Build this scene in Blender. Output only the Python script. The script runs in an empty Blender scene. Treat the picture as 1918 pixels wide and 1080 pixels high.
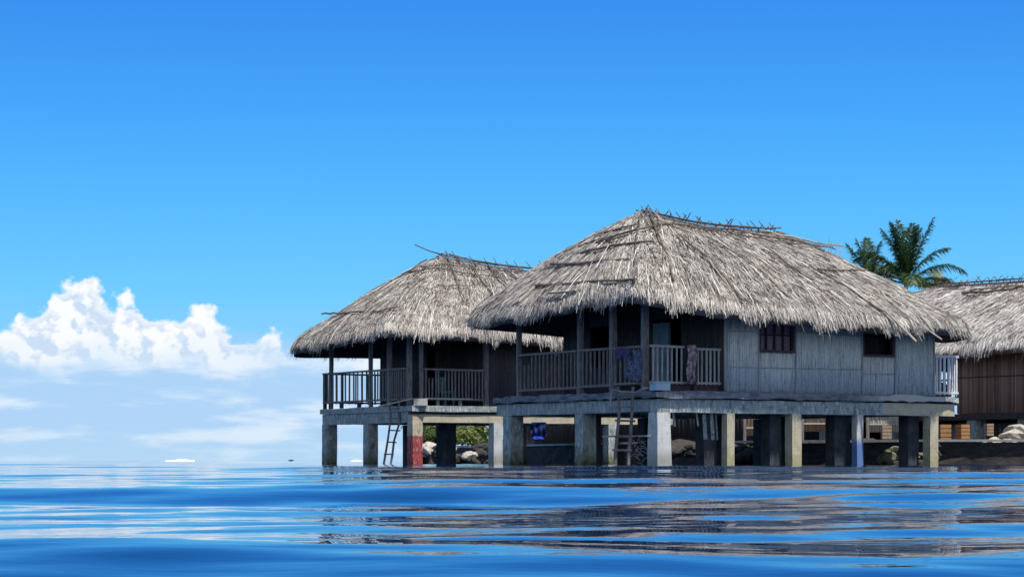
import bpy, math, random
import numpy as np
from mathutils import Vector, Matrix
R = math.radians
random.seed(7); rng = np.random.default_rng(11)
scene = bpy.context.scene
col = scene.collection

# ------------------------------------------------------------------ camera
F = 4400.0; CH = 0.12; HY = 862.0; W_, H_ = 1918.0, 1080.0
cd = bpy.data.cameras.new('camera'); cam = bpy.data.objects.new('camera', cd); col.objects.link(cam)
cam.location = (0, 0, CH); cam.rotation_euler = (R(90), 0, 0)
cd.sensor_width = 36; cd.lens = F/W_*36; cd.shift_y = (HY-540)/W_
cd.clip_start = 0.05; cd.clip_end = 30000
scene.camera = cam

# ------------------------------------------------------------------ helpers
def tag(o, label=None, cat=None, group=None, kind=None):
    if label: o['label'] = label
    if cat: o['category'] = cat
    if group: o['group'] = group
    if kind: o['kind'] = kind
    return o
def empty(name, loc, rz=0):
    o = bpy.data.objects.new(name, None); col.objects.link(o); o.location = loc; o.rotation_euler = (0, 0, rz)
    o.empty_display_size = .3
    return o
def copy_tree(o, parent=None):
    c = o.copy(); col.objects.link(c); c.parent = parent
    for ch in list(o.children): copy_tree(ch, c)
    return c
class MB:
    def __init__(s): s.v = []; s.f = []; s.m = []
    def add(s, vs, fs, mi=0):
        n = len(s.v); s.v += [tuple(p) for p in vs]; s.f += [tuple(i+n for i in f) for f in fs]; s.m += [mi]*len(fs)
    def box(s, x0, x1, y0, y1, z0, z1, j=0, mi=0):
        q = lambda: random.uniform(-j, j) if j else 0
        vs = [(x+q(), y+q(), z+q()) for z in (z0, z1) for (x, y) in ((x0, y0), (x1, y0), (x1, y1), (x0, y1))]
        s.add(vs, [(3, 2, 1, 0), (4, 5, 6, 7), (0, 1, 5, 4), (1, 2, 6, 5), (2, 3, 7, 6), (3, 0, 4, 7)], mi)
    def bar(s, p, q, w, h, mi=0):
        p = Vector(p); q = Vector(q); d = (q-p).normalized()
        up = Vector((0, 0, 1)) if abs(d.z) < .9 else Vector((0, 1, 0))
        sx = d.cross(up).normalized()*w/2; uy = sx.cross(d).normalized()*h/2
        vs = [p-sx-uy, p+sx-uy, p+sx+uy, p-sx+uy, q-sx-uy, q+sx-uy, q+sx+uy, q-sx+uy]
        s.add(vs, [(3, 2, 1, 0), (4, 5, 6, 7), (0, 1, 5, 4), (1, 2, 6, 5), (2, 3, 7, 6), (3, 0, 4, 7)], mi)
    def tube(s, pts, r, n=6, mi=0, r1=None):
        pts = [Vector(p) for p in pts]; r1 = r if r1 is None else r1; rings = []
        for i, p in enumerate(pts):
            a = pts[max(0, i-1)]; b = pts[min(len(pts)-1, i+1)]; d = (b-a).normalized()
            up = Vector((0, 0, 1)) if abs(d.z) < .9 else Vector((0, 1, 0))
            sx = d.cross(up).normalized(); uy = sx.cross(d).normalized(); rr = r+(r1-r)*i/max(1, len(pts)-1)
            rings.append([p+(sx*math.cos(2*math.pi*k/n)+uy*math.sin(2*math.pi*k/n))*rr for k in range(n)])
        vs = [v for rg in rings for v in rg]; fs = []
        for i in range(len(pts)-1):
            for k in range(n): fs.append((i*n+k, i*n+(k+1) % n, (i+1)*n+(k+1) % n, (i+1)*n+k))
        fs.append(tuple(range(n-1, -1, -1))); fs.append(tuple((len(pts)-1)*n+k for k in range(n)))
        s.add(vs, fs, mi)
    def build(s, name, mat, parent=None, smooth=False):
        me = bpy.data.meshes.new(name); me.from_pydata(s.v, [], s.f); me.update()
        for m in (mat if isinstance(mat, (list, tuple)) else [mat]): me.materials.append(m)
        if any(s.m): me.polygons.foreach_set('material_index', s.m)
        if smooth: me.polygons.foreach_set('use_smooth', [True]*len(me.polygons))
        o = bpy.data.objects.new(name, me); col.objects.link(o)
        if parent: o.parent = parent
        return o
def np_mesh(name, V, Fq, mats, mi=None, parent=None, tint=None, smooth=False):
    me = bpy.data.meshes.new(name); nv = len(V); nf = len(Fq)
    me.vertices.add(nv); me.vertices.foreach_set('co', np.ascontiguousarray(V, dtype=np.float32).ravel())
    me.loops.add(nf*4); me.loops.foreach_set('vertex_index', np.ascontiguousarray(Fq, dtype=np.int32).ravel())
    me.polygons.add(nf); me.polygons.foreach_set('loop_start', np.arange(0, nf*4, 4, dtype=np.int32))
    me.polygons.foreach_set('loop_total', np.full(nf, 4, dtype=np.int32))
    for m in mats: me.materials.append(m)
    if mi is not None: me.polygons.foreach_set('material_index', mi.astype(np.int32))
    if smooth: me.polygons.foreach_set('use_smooth', np.ones(nf, dtype=bool))
    me.update(calc_edges=True); me.validate()
    if tint is not None:
        at = me.attributes.new('tint', 'FLOAT', 'POINT'); at.data.foreach_set('value', tint.astype(np.float32))
    o = bpy.data.objects.new(name, me); col.objects.link(o)
    if parent: o.parent = parent
    return o

# ------------------------------------------------------------------ node helpers
class NT:
    def __init__(s, nt): s.nt = nt; s.N = nt.nodes; s.L = nt.links
    def put(s, sock, v):
        if hasattr(v, 'is_output') or isinstance(v, bpy.types.NodeSocket): s.L.new(v, sock)
        else: sock.default_value = v
    def m(s, op, a, b=0.0, c=0.0, clamp=False):
        n = s.N.new('ShaderNodeMath'); n.operation = op; n.use_clamp = clamp
        s.put(n.inputs[0], a); s.put(n.inputs[1], b); s.put(n.inputs[2], c); return n.outputs[0]
    def mix(s, f, a, b, mode='MIX'):
        n = s.N.new('ShaderNodeMix'); n.data_type = 'RGBA'; n.blend_type = mode
        s.put(n.inputs[0], f)
        for k, v in ((6, a), (7, b)):
            if isinstance(v, tuple) and len(v) == 3: v = (*v, 1)
            s.put(n.inputs[k], v)
        return n.outputs[2]
    def noise(s, vec, scale, detail=4, rough=.5, dist=0.0, out=0):
        n = s.N.new('ShaderNodeTexNoise'); 
        if vec is not None: s.L.new(vec, n.inputs['Vector'])
        n.inputs['Scale'].default_value = scale; n.inputs['Detail'].default_value = detail
        n.inputs['Roughness'].default_value = rough; n.inputs['Distortion'].default_value = dist
        return n.outputs[out]
    def ramp(s, f, stops, interp='LINEAR'):
        n = s.N.new('ShaderNodeValToRGB'); cr = n.color_ramp; cr.interpolation = interp
        while len(cr.elements) < len(stops): cr.elements.new(.5)
        for e, (p, c) in zip(cr.elements, stops): e.position = p; e.color = (*c, 1) if len(c) == 3 else c
        s.put(n.inputs[0], f); return n.outputs[0]
    def smooth(s, v, lo, hi, a=0.0, b=1.0):
        n = s.N.new('ShaderNodeMapRange'); n.interpolation_type = 'SMOOTHSTEP'
        s.put(n.inputs['Value'], v); s.put(n.inputs['From Min'], lo); s.put(n.inputs['From Max'], hi)
        s.put(n.inputs['To Min'], a); s.put(n.inputs['To Max'], b); return n.outputs[0]
    def mapping(s, vec, scale=(1, 1, 1), loc=(0, 0, 0), rot=(0, 0, 0)):
        n = s.N.new('ShaderNodeMapping'); s.L.new(vec, n.inputs[0])
        n.inputs['Scale'].default_value = scale; n.inputs['Location'].default_value = loc; n.inputs['Rotation'].default_value = rot
        return n.outputs[0]
    def bump(s, h, st, dist=.02):
        n = s.N.new('ShaderNodeBump'); s.L.new(h, n.inputs['Height']); n.inputs['Strength'].default_value = st
        n.inputs['Distance'].default_value = dist; return n.outputs[0]
def mat_new(name):
    m = bpy.data.materials.new(name); m.use_nodes = True
    t = NT(m.node_tree); b = m.node_tree.nodes['Principled BSDF']
    co = t.N.new('ShaderNodeTexCoord').outputs['Object']
    return m, t, b, co
def mat_simple(name, c0, c1, scale=6, stretch=(1, 1, 1), rough=.85, bump=.3, bscale=30, detail=5, extra=None, spec=.3):
    m, t, b, co = mat_new(name)
    mp = t.mapping(co, stretch)
    n = t.noise(mp, scale, detail, .6)
    c = t.ramp(n, [(.3, c0), (.7, c1)])
    if extra: c = extra(t, co, c)
    t.L.new(c, b.inputs['Base Color']); b.inputs['Roughness'].default_value = rough
    b.inputs['Specular IOR Level'].default_value = spec
    if bump: t.L.new(t.bump(t.noise(mp, bscale, 4, .6), bump), b.inputs['Normal'])
    return m
def sep(t, co):
    n = t.N.new('ShaderNodeSeparateXYZ'); t.L.new(co, n.inputs[0]); return n.outputs
def attr(t, name):
    n = t.N.new('ShaderNodeAttribute'); n.attribute_name = name; return n.outputs['Fac']

def mat_thatch(name, dark, mid, light, tone=1.0):
    m, t, b, co = mat_new(name)
    tn = attr(t, 'tint')
    big = t.noise(co, .9, 5, .65)
    f = t.m('ADD', tn, t.m('MULTIPLY', t.m('SUBTRACT', big, .5), .55), clamp=True)
    c = t.ramp(f, [(0, dark), (.45, mid), (1, light)])
    red = t.smooth(t.noise(co, 1.7, 3, .6), .56, .75)
    c = t.mix(t.m('MULTIPLY', red, .45), c, tuple(v*k for v, k in zip(mid, (.62, .46, .42))))
    t.L.new(c, b.inputs['Base Color']); b.inputs['Roughness'].default_value = .9; b.inputs['Specular IOR Level'].default_value = .15
    return m

def concrete_extra(t, co, c):
    x, y, z = sep(t, co)
    streak = t.noise(t.mapping(co, (6, 6, .8)), 2.2, 5, .7)
    c = t.mix(t.smooth(streak, .5, .72, 0, .75), c, (.10, .115, .11))
    pal = t.noise(t.mapping(co, (5, 5, 1.4)), 3.1, 4, .6)
    c = t.mix(t.smooth(pal, .53, .62, 0, .8), c, (.66, .68, .63))
    dk = t.noise(t.mapping(co, (3, 3, 2), (4, 1, 2)), 2.4, 6, .7); c = t.mix(t.smooth(dk, .54, .64, 0, .65), c, (.08, .095, .10))
    wet = t.m('ADD', z, t.m('MULTIPLY', t.noise(co, 5, 3, .5), .5))
    c = t.mix(t.smooth(wet, .30, .75, .8, 0), c, (.16, .17, .07))
    c = t.mix(t.smooth(wet, .18, .42, .85, 0), c, (.03, .035, .03))
    return c
M = {}
M['thatch'] = mat_thatch('weathered_thatch', (.07, .058, .05), (.44, .405, .36), (.82, .775, .71))
M['thatch_pale'] = mat_thatch('bleached_thatch', (.09, .08, .075), (.58, .54, .50), (.92, .88, .83))
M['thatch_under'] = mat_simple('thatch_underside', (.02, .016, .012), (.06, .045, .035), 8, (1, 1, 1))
M['concrete'] = mat_simple('aged_concrete', (.27, .32, .31), (.42, .47, .44), 3, rough=.9, bump=.5, bscale=25, extra=concrete_extra)
M['shade_concrete'] = mat_simple('shade_darkened_concrete', (.03, .034, .04), (.085, .09, .10), 3, rough=.9, bump=.5, bscale=25, extra=lambda t, co, c: t.mix(t.smooth(t.noise(t.mapping(co, (6, 6, 1)), 3, 5, .7), .55, .7, 0, .6), c, (.04, .04, .045)))  # under-deck shade painted into the concrete colour of the rear stilts
M['white_concrete'] = mat_simple('whitewashed_concrete', (.50, .51, .48), (.70, .70, .66), 3, rough=.9, bump=.5, bscale=25,
    extra=lambda t, co, c: t.mix(t.smooth(t.noise(t.mapping(co, (6, 6, 1)), 3, 5, .7), .55, .7, 0, .75), t.mix(t.smooth(sep(t, co)[2], .1, .5, .55, 0), c, (.2, .19, .12)), (.18, .18, .16)))
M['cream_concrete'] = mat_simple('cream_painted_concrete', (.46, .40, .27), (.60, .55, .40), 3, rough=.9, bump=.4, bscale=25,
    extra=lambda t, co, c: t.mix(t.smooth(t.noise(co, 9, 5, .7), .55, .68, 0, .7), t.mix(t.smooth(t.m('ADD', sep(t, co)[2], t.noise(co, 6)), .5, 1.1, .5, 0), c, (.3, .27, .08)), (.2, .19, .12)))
def red_extra(t, co, c):
    z = sep(t, co)[2]
    e = t.m('ADD', z, t.m('MULTIPLY', t.noise(co, 6, 3), .12))
    c2 = t.mix(t.smooth(e, .86, .90), (.40, .05, .05), c)
    c2 = t.mix(t.smooth(t.noise(t.mapping(co, (7, 7, 2)), 4, 4, .7), .48, .62, 0, .6), c2, (.5, .42, .36)); c2 = t.mix(t.smooth(t.noise(t.mapping(co, (5, 5, 1.2), (2, 3, 1)), 5, 4, .7), .5, .6, 0, .6), c2, (.14, .03, .035))
    return t.mix(t.smooth(e, .02, .16, .8, 0), c2, (.05, .03, .02))
M['red_concrete'] = mat_simple('cream_concrete_red_foot', (.50, .44, .31), (.64, .58, .44), 3, rough=.9, bump=.4, bscale=25, extra=red_extra)
M['blue_concrete'] = mat_simple('concrete_blue_foot', (.5, .49, .44), (.62, .6, .54), 3, rough=.9, bump=.4, bscale=25,
    extra=lambda t, co, c: t.mix(t.smooth(t.m('ADD', sep(t, co)[2], t.m('MULTIPLY', t.noise(co, 6), .2)), .55, .8, .85, 0), c, (.05, .16, .42)))
M['grey_wood'] = mat_simple('weathered_grey_wood', (.13, .115, .11), (.34, .315, .30), 5, (6, 6, 1), bump=.5)
M['pale_rail'] = mat_simple('sunbleached_rail_wood', (.26, .245, .23), (.50, .48, .45), 5, (6, 6, 1), bump=.5)
M['batten'] = mat_simple('faded_batten_wood', (.26, .28, .27), (.46, .48, .46), 5, (6, 6, 1), bump=.5)
M['dark_wood'] = mat_simple('dark_weathered_wood', (.035, .03, .03), (.11, .09, .085), 5, (6, 6, 1), bump=.5)
M['pale_wood'] = mat_simple('sun_bleached_wood', (.42, .40, .36), (.66, .63, .57), 5, (6, 6, 1), bump=.4)
M['white_wood'] = mat_simple('white_painted_wood', (.6, .6, .6), (.82, .82, .82), 6, (5, 5, 1), bump=.2)
M['stick'] = mat_simple('dry_sticks', (.05, .04, .035), (.22, .18, .15), 6, bump=.4)
M['stick_pale'] = mat_simple('pale_dry_bamboo', (.30, .26, .21), (.55, .50, .42), 6, bump=.4)
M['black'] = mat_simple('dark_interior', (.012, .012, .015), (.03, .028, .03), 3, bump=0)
M['purple_wood'] = mat_simple('dark_violet_shutter_wood', (.05, .03, .04), (.11, .07, .085), 6, (6, 6, 1), bump=.3)
M['tan_bamboo'] = mat_simple('tan_bamboo', (.30, .20, .13), (.55, .40, .28), 5, (8, 8, .6), bump=.4)
M['orange_wood'] = mat_simple('orange_timber', (.35, .18, .07), (.55, .30, .13), 5, (6, 6, 1), bump=.3)
M['rock'] = mat_simple('shore_rock', (.02, .018, .016), (.10, .09, .075), 3, bump=.8, bscale=12)
M['rock_moss'] = mat_simple('mossy_rock', (.08, .08, .04), (.40, .38, .24), 4, bump=.8, bscale=12)
M['pale_rock'] = mat_simple('pale_coral_rock', (.40, .36, .29), (.68, .63, .53), 4, bump=.8, bscale=12)
M['seawall'] = mat_simple('dark_wet_seawall', (.025, .022, .02), (.085, .07, .06), 3, (1, 1, 3), bump=.8, bscale=10)
M['cap'] = mat_simple('pale_concrete_cap', (.40, .38, .33), (.6, .57, .5), 4, bump=.4)
M['earth'] = mat_simple('dark_earth', (.03, .025, .02), (.09, .07, .05), 2, bump=.6, bscale=8)
M['blue_tarp'] = mat_simple('blue_tarpaulin', (.01, .03, .25), (.02, .07, .5), 3, rough=.5, bump=.3, bscale=6)
M['navy_tarp'] = mat_simple('navy_tarpaulin', (.008, .02, .10), (.015, .035, .16), 3, rough=.6, bump=.2)
M['teal_paint'] = mat_simple('faded_teal_paint', (.10, .20, .24), (.22, .36, .40), 4, bump=.2)
M['pale_blue'] = mat_simple('pale_blue_plastic', (.35, .50, .58), (.50, .66, .72), 4, rough=.5, bump=.1)
M['cloth_blue'] = mat_simple('patterned_blue_cloth', (.015, .02, .06), (.22, .24, .32), 16, bump=.3, detail=2)
M['cloth_violet'] = mat_simple('violet_cloth', (.05, .04, .11), (.13, .11, .22), 6, bump=.3)
M['cloth_flower'] = mat_simple('flowered_cloth', (.04, .02, .10), (.62, .45, .42), 13, bump=.3, detail=1)
M['rope'] = mat_simple('rope', (.25, .24, .22), (.45, .43, .4), 20, bump=.3)
M['foam'] = mat_simple('white_foam', (.8, .82, .84), (.95, .95, .95), 5, bump=.4)
M['trunk'] = mat_simple('palm_trunk', (.12, .10, .08), (.3, .26, .2), 4, (1, 1, 5), bump=.5)
def leafmat(name, c0, c1, c2):
    m, t, b, co = mat_new(name)
    c = t.ramp(attr(t, 'tint'), [(0, c0), (.5, c1), (1, c2)])
    t.L.new(c, b.inputs['Base Color']); b.inputs['Roughness'].default_value = .45
    tr = t.N.new('ShaderNodeBsdfTranslucent'); t.L.new(c, tr.inputs[0])
    ms = t.N.new('ShaderNodeMixShader'); ms.inputs[0].default_value = .3
    out = t.N['Material Output']; t.L.new(b.outputs[0], ms.inputs[1]); t.L.new(tr.outputs[0], ms.inputs[2]); t.L.new(ms.outputs[0], out.inputs[0])
    return m
M['palm_leaf'] = leafmat('palm_leaf', (.025, .06, .02), (.065, .125, .04), (.26, .30, .08))
M['shrub_leaf'] = leafmat('shrub_leaf', (.03, .07, .02), (.09, .16, .04), (.30, .30, .08))
# split-bamboo walls
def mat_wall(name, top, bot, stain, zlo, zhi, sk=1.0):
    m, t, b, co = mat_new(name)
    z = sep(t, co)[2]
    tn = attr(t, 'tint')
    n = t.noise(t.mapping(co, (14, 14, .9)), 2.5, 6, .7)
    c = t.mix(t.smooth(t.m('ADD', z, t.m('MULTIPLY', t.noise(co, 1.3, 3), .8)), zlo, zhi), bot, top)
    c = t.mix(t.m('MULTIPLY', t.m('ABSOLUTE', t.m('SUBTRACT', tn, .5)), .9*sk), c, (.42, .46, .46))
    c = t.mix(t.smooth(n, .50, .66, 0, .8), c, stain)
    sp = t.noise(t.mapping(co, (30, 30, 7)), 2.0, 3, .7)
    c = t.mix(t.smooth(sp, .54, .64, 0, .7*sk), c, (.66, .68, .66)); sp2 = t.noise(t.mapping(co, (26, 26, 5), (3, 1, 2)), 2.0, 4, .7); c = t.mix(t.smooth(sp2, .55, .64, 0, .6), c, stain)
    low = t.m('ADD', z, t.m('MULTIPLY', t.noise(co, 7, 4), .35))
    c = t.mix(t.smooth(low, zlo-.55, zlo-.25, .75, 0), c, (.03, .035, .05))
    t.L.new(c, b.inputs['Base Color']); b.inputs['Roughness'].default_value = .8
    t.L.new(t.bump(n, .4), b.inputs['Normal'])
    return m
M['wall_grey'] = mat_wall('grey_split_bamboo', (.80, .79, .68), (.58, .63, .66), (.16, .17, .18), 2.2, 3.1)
M['wall_shade'] = mat_wall('shaded_split_bamboo', (.05, .042, .045), (.055, .048, .055), (.02, .018, .02), 2.2, 3.1, .12)  # veranda shade painted into the bamboo colour
M['wall_shed'] = mat_wall('shade_dark_bamboo', (.04, .03, .028), (.03, .024, .022), (.015, .013, .012), 2.2, 3.1, .05)  # near-black colour stands in for the shade beneath the decks
def mat_brown():
    m, t, b, co = mat_new('brown_split_bamboo')
    n = t.noise(t.mapping(co, (14, 14, .9)), 2.5, 6, .7)
    c = t.ramp(t.m('ADD', t.m('MULTIPLY', attr(t, 'tint'), .5), t.m('MULTIPLY', n, .6)), [(.25, (.13, .08, .065)), (.8, (.46, .32, .26))])
    t.L.new(c, b.inputs['Base Color']); b.inputs['Roughness'].default_value = .8
    t.L.new(t.bump(n, .4), b.inputs['Normal']); return m
M['wall_brown'] = mat_brown()

# ------------------------------------------------------------------ geometry: hut frames
TH = R(32)
class Frame:
    def __init__(s, x, y): s.o = Vector((x, y, 0)); s.M = Matrix.Translation(s.o) @ Matrix.Rotation(TH, 4, 'Z'); s.I = s.M.inverted()
    def solve_a(s, px, b=0):        # a on the front face (b const) seen at px
        k = (px-959)/F; c, sn = math.cos(TH), math.sin(TH)
        return (k*(s.o.y+b*c)-(s.o.x-b*sn))/(c-k*sn)
    def solve_b(s, px, a=0):
        k = (px-959)/F; c, sn = math.cos(TH), math.sin(TH)
        return ((s.o.x+a*c)-k*(s.o.y+a*sn))/(sn+k*c)
    def z(s, py, a, b):
        Y = s.o.y+a*math.sin(TH)+b*math.cos(TH); return CH+(HY-py)*Y/F

class Roof:
    """hip roof: eave rectangle a0..a1 x b0..b1, ridge r0..r1"""
    def __init__(s, fr, a0, a1, b0, b1, r0, r1, zr0, zr1, ze, axis='a'):
        s.fr = fr; s.a0, s.a1, s.b0, s.b1, s.r0, s.r1, s.zr0, s.zr1, s.ze, s.axis = a0, a1, b0, b1, r0, r1, zr0, zr1, ze, axis
        s.rad = .7; s.lift = 0
    # work in (x along ridge, y across)
    def eave(s, p):       # p array 0..1 round the rounded rectangle -> x,y
        x0, x1, y0, y1 = (s.a0, s.a1, s.b0, s.b1) if s.axis == 'a' else (s.b0, s.b1, s.a0, s.a1)
        r = s.rad; w = x1-x0-2*r; h = y1-y0-2*r; arc = math.pi/2*r; L = 2*w+2*h+4*arc; q = np.asarray(p) % 1*L
        X = np.zeros_like(q); Y = np.zeros_like(q); pos = 0
        segs = [('l', w, x0+r, y0, 1, 0), ('c', arc, x1-r, y0+r, -90), ('l', h, x1, y0+r, 0, 1), ('c', arc, x1-r, y1-r, 0),
                ('l', w, x1-r, y1, -1, 0), ('c', arc, x0+r, y1-r, 90), ('l', h, x0, y1-r, 0, -1), ('c', arc, x0+r, y0+r, 180)]
        for sg in segs:
            mk = (q >= pos) & (q <= pos+sg[1]+1e-9); d = q-pos
            if sg[0] == 'l': X = np.where(mk, sg[2]+d*sg[4], X); Y = np.where(mk, sg[3]+d*sg[5], Y)
            else:
                an = math.radians(1)*sg[4]+d/r; X = np.where(mk, sg[2]+r*np.cos(an), X); Y = np.where(mk, sg[3]+r*np.sin(an), Y)
            pos += sg[1]
        s.L = L; return X, Y
    def P(s, p, t):
        x0, x1, y0, y1 = (s.a0, s.a1, s.b0, s.b1) if s.axis == 'a' else (s.b0, s.b1, s.a0, s.a1)
        p = np.asarray(p, float); t = np.asarray(t, float)
        ex, ey = s.eave(p); ym = (y0+y1)/2
        u = np.clip((ex-x0)/(x1-x0), 0, 1); u2 = np.clip((u-.02)/.96, 0, 1)
        # real hips: points on the sides gather at the ridge ends
        side = np.clip(np.abs(ey-ym)/((y1-y0)/2), 0, 1)
        rx = s.r0+(s.r1-s.r0)*u2
        e = np.where(ex < (x0+x1)/2, s.r0, s.r1)
        rx = np.where(side < .999, e+(rx-e)*np.clip((side-.9)/.1, 0, 1), rx)
        ez = s.zeave(ex, ey); rz = s.zr0+(s.zr1-s.zr0)*(rx-s.r0)/(s.r1-s.r0) - .10*np.sin(np.pi*(rx-s.r0)/(s.r1-s.r0))
        x = rx+(ex-rx)*t; y = ym+(ey-ym)*t
        g = t-.045*np.sin(np.pi*t)+.0*t
        z = rz+(ez-rz)*g
        z = z+.045*np.sin(x*2.1+y*1.3)*np.sin(t*3)+.03*np.sin(y*3.7-x*1.1+1)*t-.10*np.clip((t-.92)/.08, 0, 1)**2
        return (x, y, z) if s.axis == 'a' else (y, x, z)
    def zeave(s, x, y):
        if s.axis == 'b': x, y = y, x
        A = (x-s.a0)/(s.a1-s.a0); B = (y-s.b0)/(s.b1-s.b0); z = s.ze
        return z[0]*(1-A)*(1-B)+z[1]*A*(1-B)+z[2]*A*B+z[3]*(1-A)*B+s.lift*np.exp(-((x-s.a0)/1.5)**2-((y-s.b0-1.2)/3)**2)
    def build(s, parent, n, seed, density_low=1.0):
        rg = np.random.default_rng(seed)
        NS, NTt = 240, 26
        p = np.linspace(0, 1, NS, endpoint=False); t = np.linspace(0, 1, NTt)
        Pg, Tg = np.meshgrid(p, t)
        X, Y, Z = s.P(Pg.ravel(), Tg.ravel()); top = np.stack([X, Y, Z], 1)
        bot = top.copy(); bot[:, 2] -= .10+.12*Tg.ravel()
        V = np.concatenate([top, bot]); nt = NS*NTt
        i, j = np.meshgrid(np.arange(NTt-1), np.arange(NS), indexing='ij'); i = i.ravel(); j = j.ravel(); j2 = (j+1) % NS
        q = np.stack([i*NS+j, (i+1)*NS+j, (i+1)*NS+j2, i*NS+j2], 1)
        qb = q[:, ::-1]+nt
        jj = np.arange(NS); k = (NTt-1)*NS
        edge = np.stack([k+jj, k+nt+jj, k+nt+(jj+1) % NS, k+(jj+1) % NS], 1)
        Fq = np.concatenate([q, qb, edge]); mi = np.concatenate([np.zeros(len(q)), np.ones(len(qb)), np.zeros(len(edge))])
        tint = np.full(len(V), .12)
        # strands
        pc = np.interp(rg.random(n), np.linspace(0, 1, 5), np.linspace(0, 1, 5))
        tc = np.sqrt(rg.random(n)*.985+.001); 
        ne = n//9; tc[:ne] = 1-rg.random(ne)*.05
        # ragged courses
        nc = 15; crs = np.round(tc*nc)/nc; tc = np.where(rg.random(n) < .5, crs+rg.normal(0, .007, n), tc); tc = np.clip(tc, .0, 1)
        a = np.stack(s.P(pc, tc), 1); a0 = np.stack(s.P(pc, tc-.02), 1)
        b0 = np.stack(s.P(pc+.0008, tc), 1)
        D = a-a0; D /= np.linalg.norm(D, axis=1)[:, None]+1e-9
        T = b0-a; T -= D*np.sum(T*D, 1)[:, None]; T /= np.linalg.norm(T, axis=1)[:, None]+1e-9
        Nn = np.cross(T, D); Nn *= np.sign(Nn[:, 2:3]+1e-9)
        lng = (rg.random(n) < .008)&(tc > .15); L = rg.uniform(.28, .62, n)*(1+.35*rg.random(n)*(rg.random(n) < .1))*np.where(lng, 2.4, 1); L = np.minimum(L, tc*4); w = rg.uniform(.005, .012, n)
        ang = rg.normal(0, .20, n)*(1+1.5*(rg.random(n) < .12)); ang = np.where(lng, ang*.35, ang); D2 = D*np.cos(ang)[:, None]+T*np.sin(ang)[:, None]; T2 = T*np.cos(ang)[:, None]-D*np.sin(ang)[:, None]
        roll = rg.normal(0, .5, n); Wd = T2*np.cos(roll)[:, None]+Nn*np.sin(roll)[:, None]
        lift = rg.uniform(.005, .035, n)+.035*lng; lift2 = lift+rg.uniform(.01, .085, n)
        st = a-D2*(L*.75)[:, None]*(tc > .03)[:, None]
        p0 = st+Nn*(lift-.03)[:, None]; p1 = a-D2*(L*.2)[:, None]+Nn*lift2[:, None]; p2 = a+D2*(L*.30)[:, None]+Nn*(lift2*1.05)[:, None]
        over = np.clip((tc-.955)/.045, 0, 1); cl = .55+.45*np.sin(a[:, 0]*9.3+1.7*np.sin(a[:, 1]*4.1))*np.sin(a[:, 1]*7.7+a[:, 0]*3.1)+.35*np.sin(a[:, 0]*2.9-a[:, 1]*2.3)
        p2[:, 2] -= over*np.minimum(L, .6)*rg.uniform(.0, .5, n)*np.clip(cl, .05, 1.4); p2[:, :2] -= (D2[:, :2]*(L*.12*over)[:, None])
        V3 = np.stack([p0-Wd*w[:, None]*.7, p0+Wd*w[:, None]*.7, p1+Wd*w[:, None], p1-Wd*w[:, None], p2+Wd*w[:, None]*.35, p2-Wd*w[:, None]*.35], 1).reshape(-1, 3)
        o = len(V)+np.arange(n)*6
        Fs = np.concatenate([np.stack([o, o+1, o+2, o+3], 1), np.stack([o+3, o+2, o+4, o+5], 1)])
        base = .5+.18*rg.normal(0, 1, n); 
        clump = .12*np.sin(a[:, 0]*5.1+a[:, 1]*3.3)*np.sin(a[:, 0]*2.3-a[:, 1]*6.1+tc*9)
        base = np.where(lng, np.where(rg.random(n) < .55, .08, .95), base); base = np.clip(base+clump+.10*over, .0, 1); base = np.where(rg.random(n) < .09, base*.3, base)
        tn = np.repeat(base, 6)*np.tile([.75, .75, 1, 1, 1.08, 1.08], n)
        V = np.concatenate([V, V3]); Fq = np.concatenate([Fq, Fs]); mi = np.concatenate([mi, np.zeros(len(Fs))]); tint = np.concatenate([tint, tn])
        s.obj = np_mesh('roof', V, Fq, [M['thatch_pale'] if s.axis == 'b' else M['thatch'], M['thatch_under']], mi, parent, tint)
        return s.obj
    def H(s, a, b):
        x, y = (a, b) if s.axis == 'a' else (b, a)
        x0, x1, y0, y1 = (s.a0, s.a1, s.b0, s.b1) if s.axis == 'a' else (s.b0, s.b1, s.a0, s.a1)
        ym = (y0+y1)/2
        tx = (s.r0-x)/(s.r0-x0) if x < s.r0 else ((x-s.r1)/(x1-s.r1) if x > s.r1 else 0)
        t = max(tx, abs(y-ym)/((y1-y0)/2))
        if t > 1: return None
        rx = min(max(x, s.r0), s.r1); k = (rx-s.r0)/(s.r1-s.r0)
        rz = s.zr0+(s.zr1-s.zr0)*k-.10*math.sin(math.pi*k)*(1-t)
        if t > 0: ex, ey = rx+(x-rx)/t, ym+(y-ym)/t
        else: ex, ey = x, y
        A = (a if s.axis == 'a' else b)
        ez = s.zeave(*( (np.clip(ex, x0, x1), np.clip(ey, y0, y1)) ))
        return float(rz+(ez-rz)*(t-.045*math.sin(math.pi*t)))
    def hit(s, px, py):            # local point where the sight line of a spot in the photo meets the roof
        d = Vector(((px-959)/F, 1, (HY-py)/F)); o = Vector((0, 0, CH)); Y = s.fr.o.y-4; last = None
        while Y < s.fr.o.y+16:
            w = s.fr.I @ (o+d*Y); h = s.H(w.x, w.y)
            if h is not None and w.z < h: return Vector((w.x, w.y, h))
            if h is not None: last = w
            Y += .02
        return last
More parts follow.
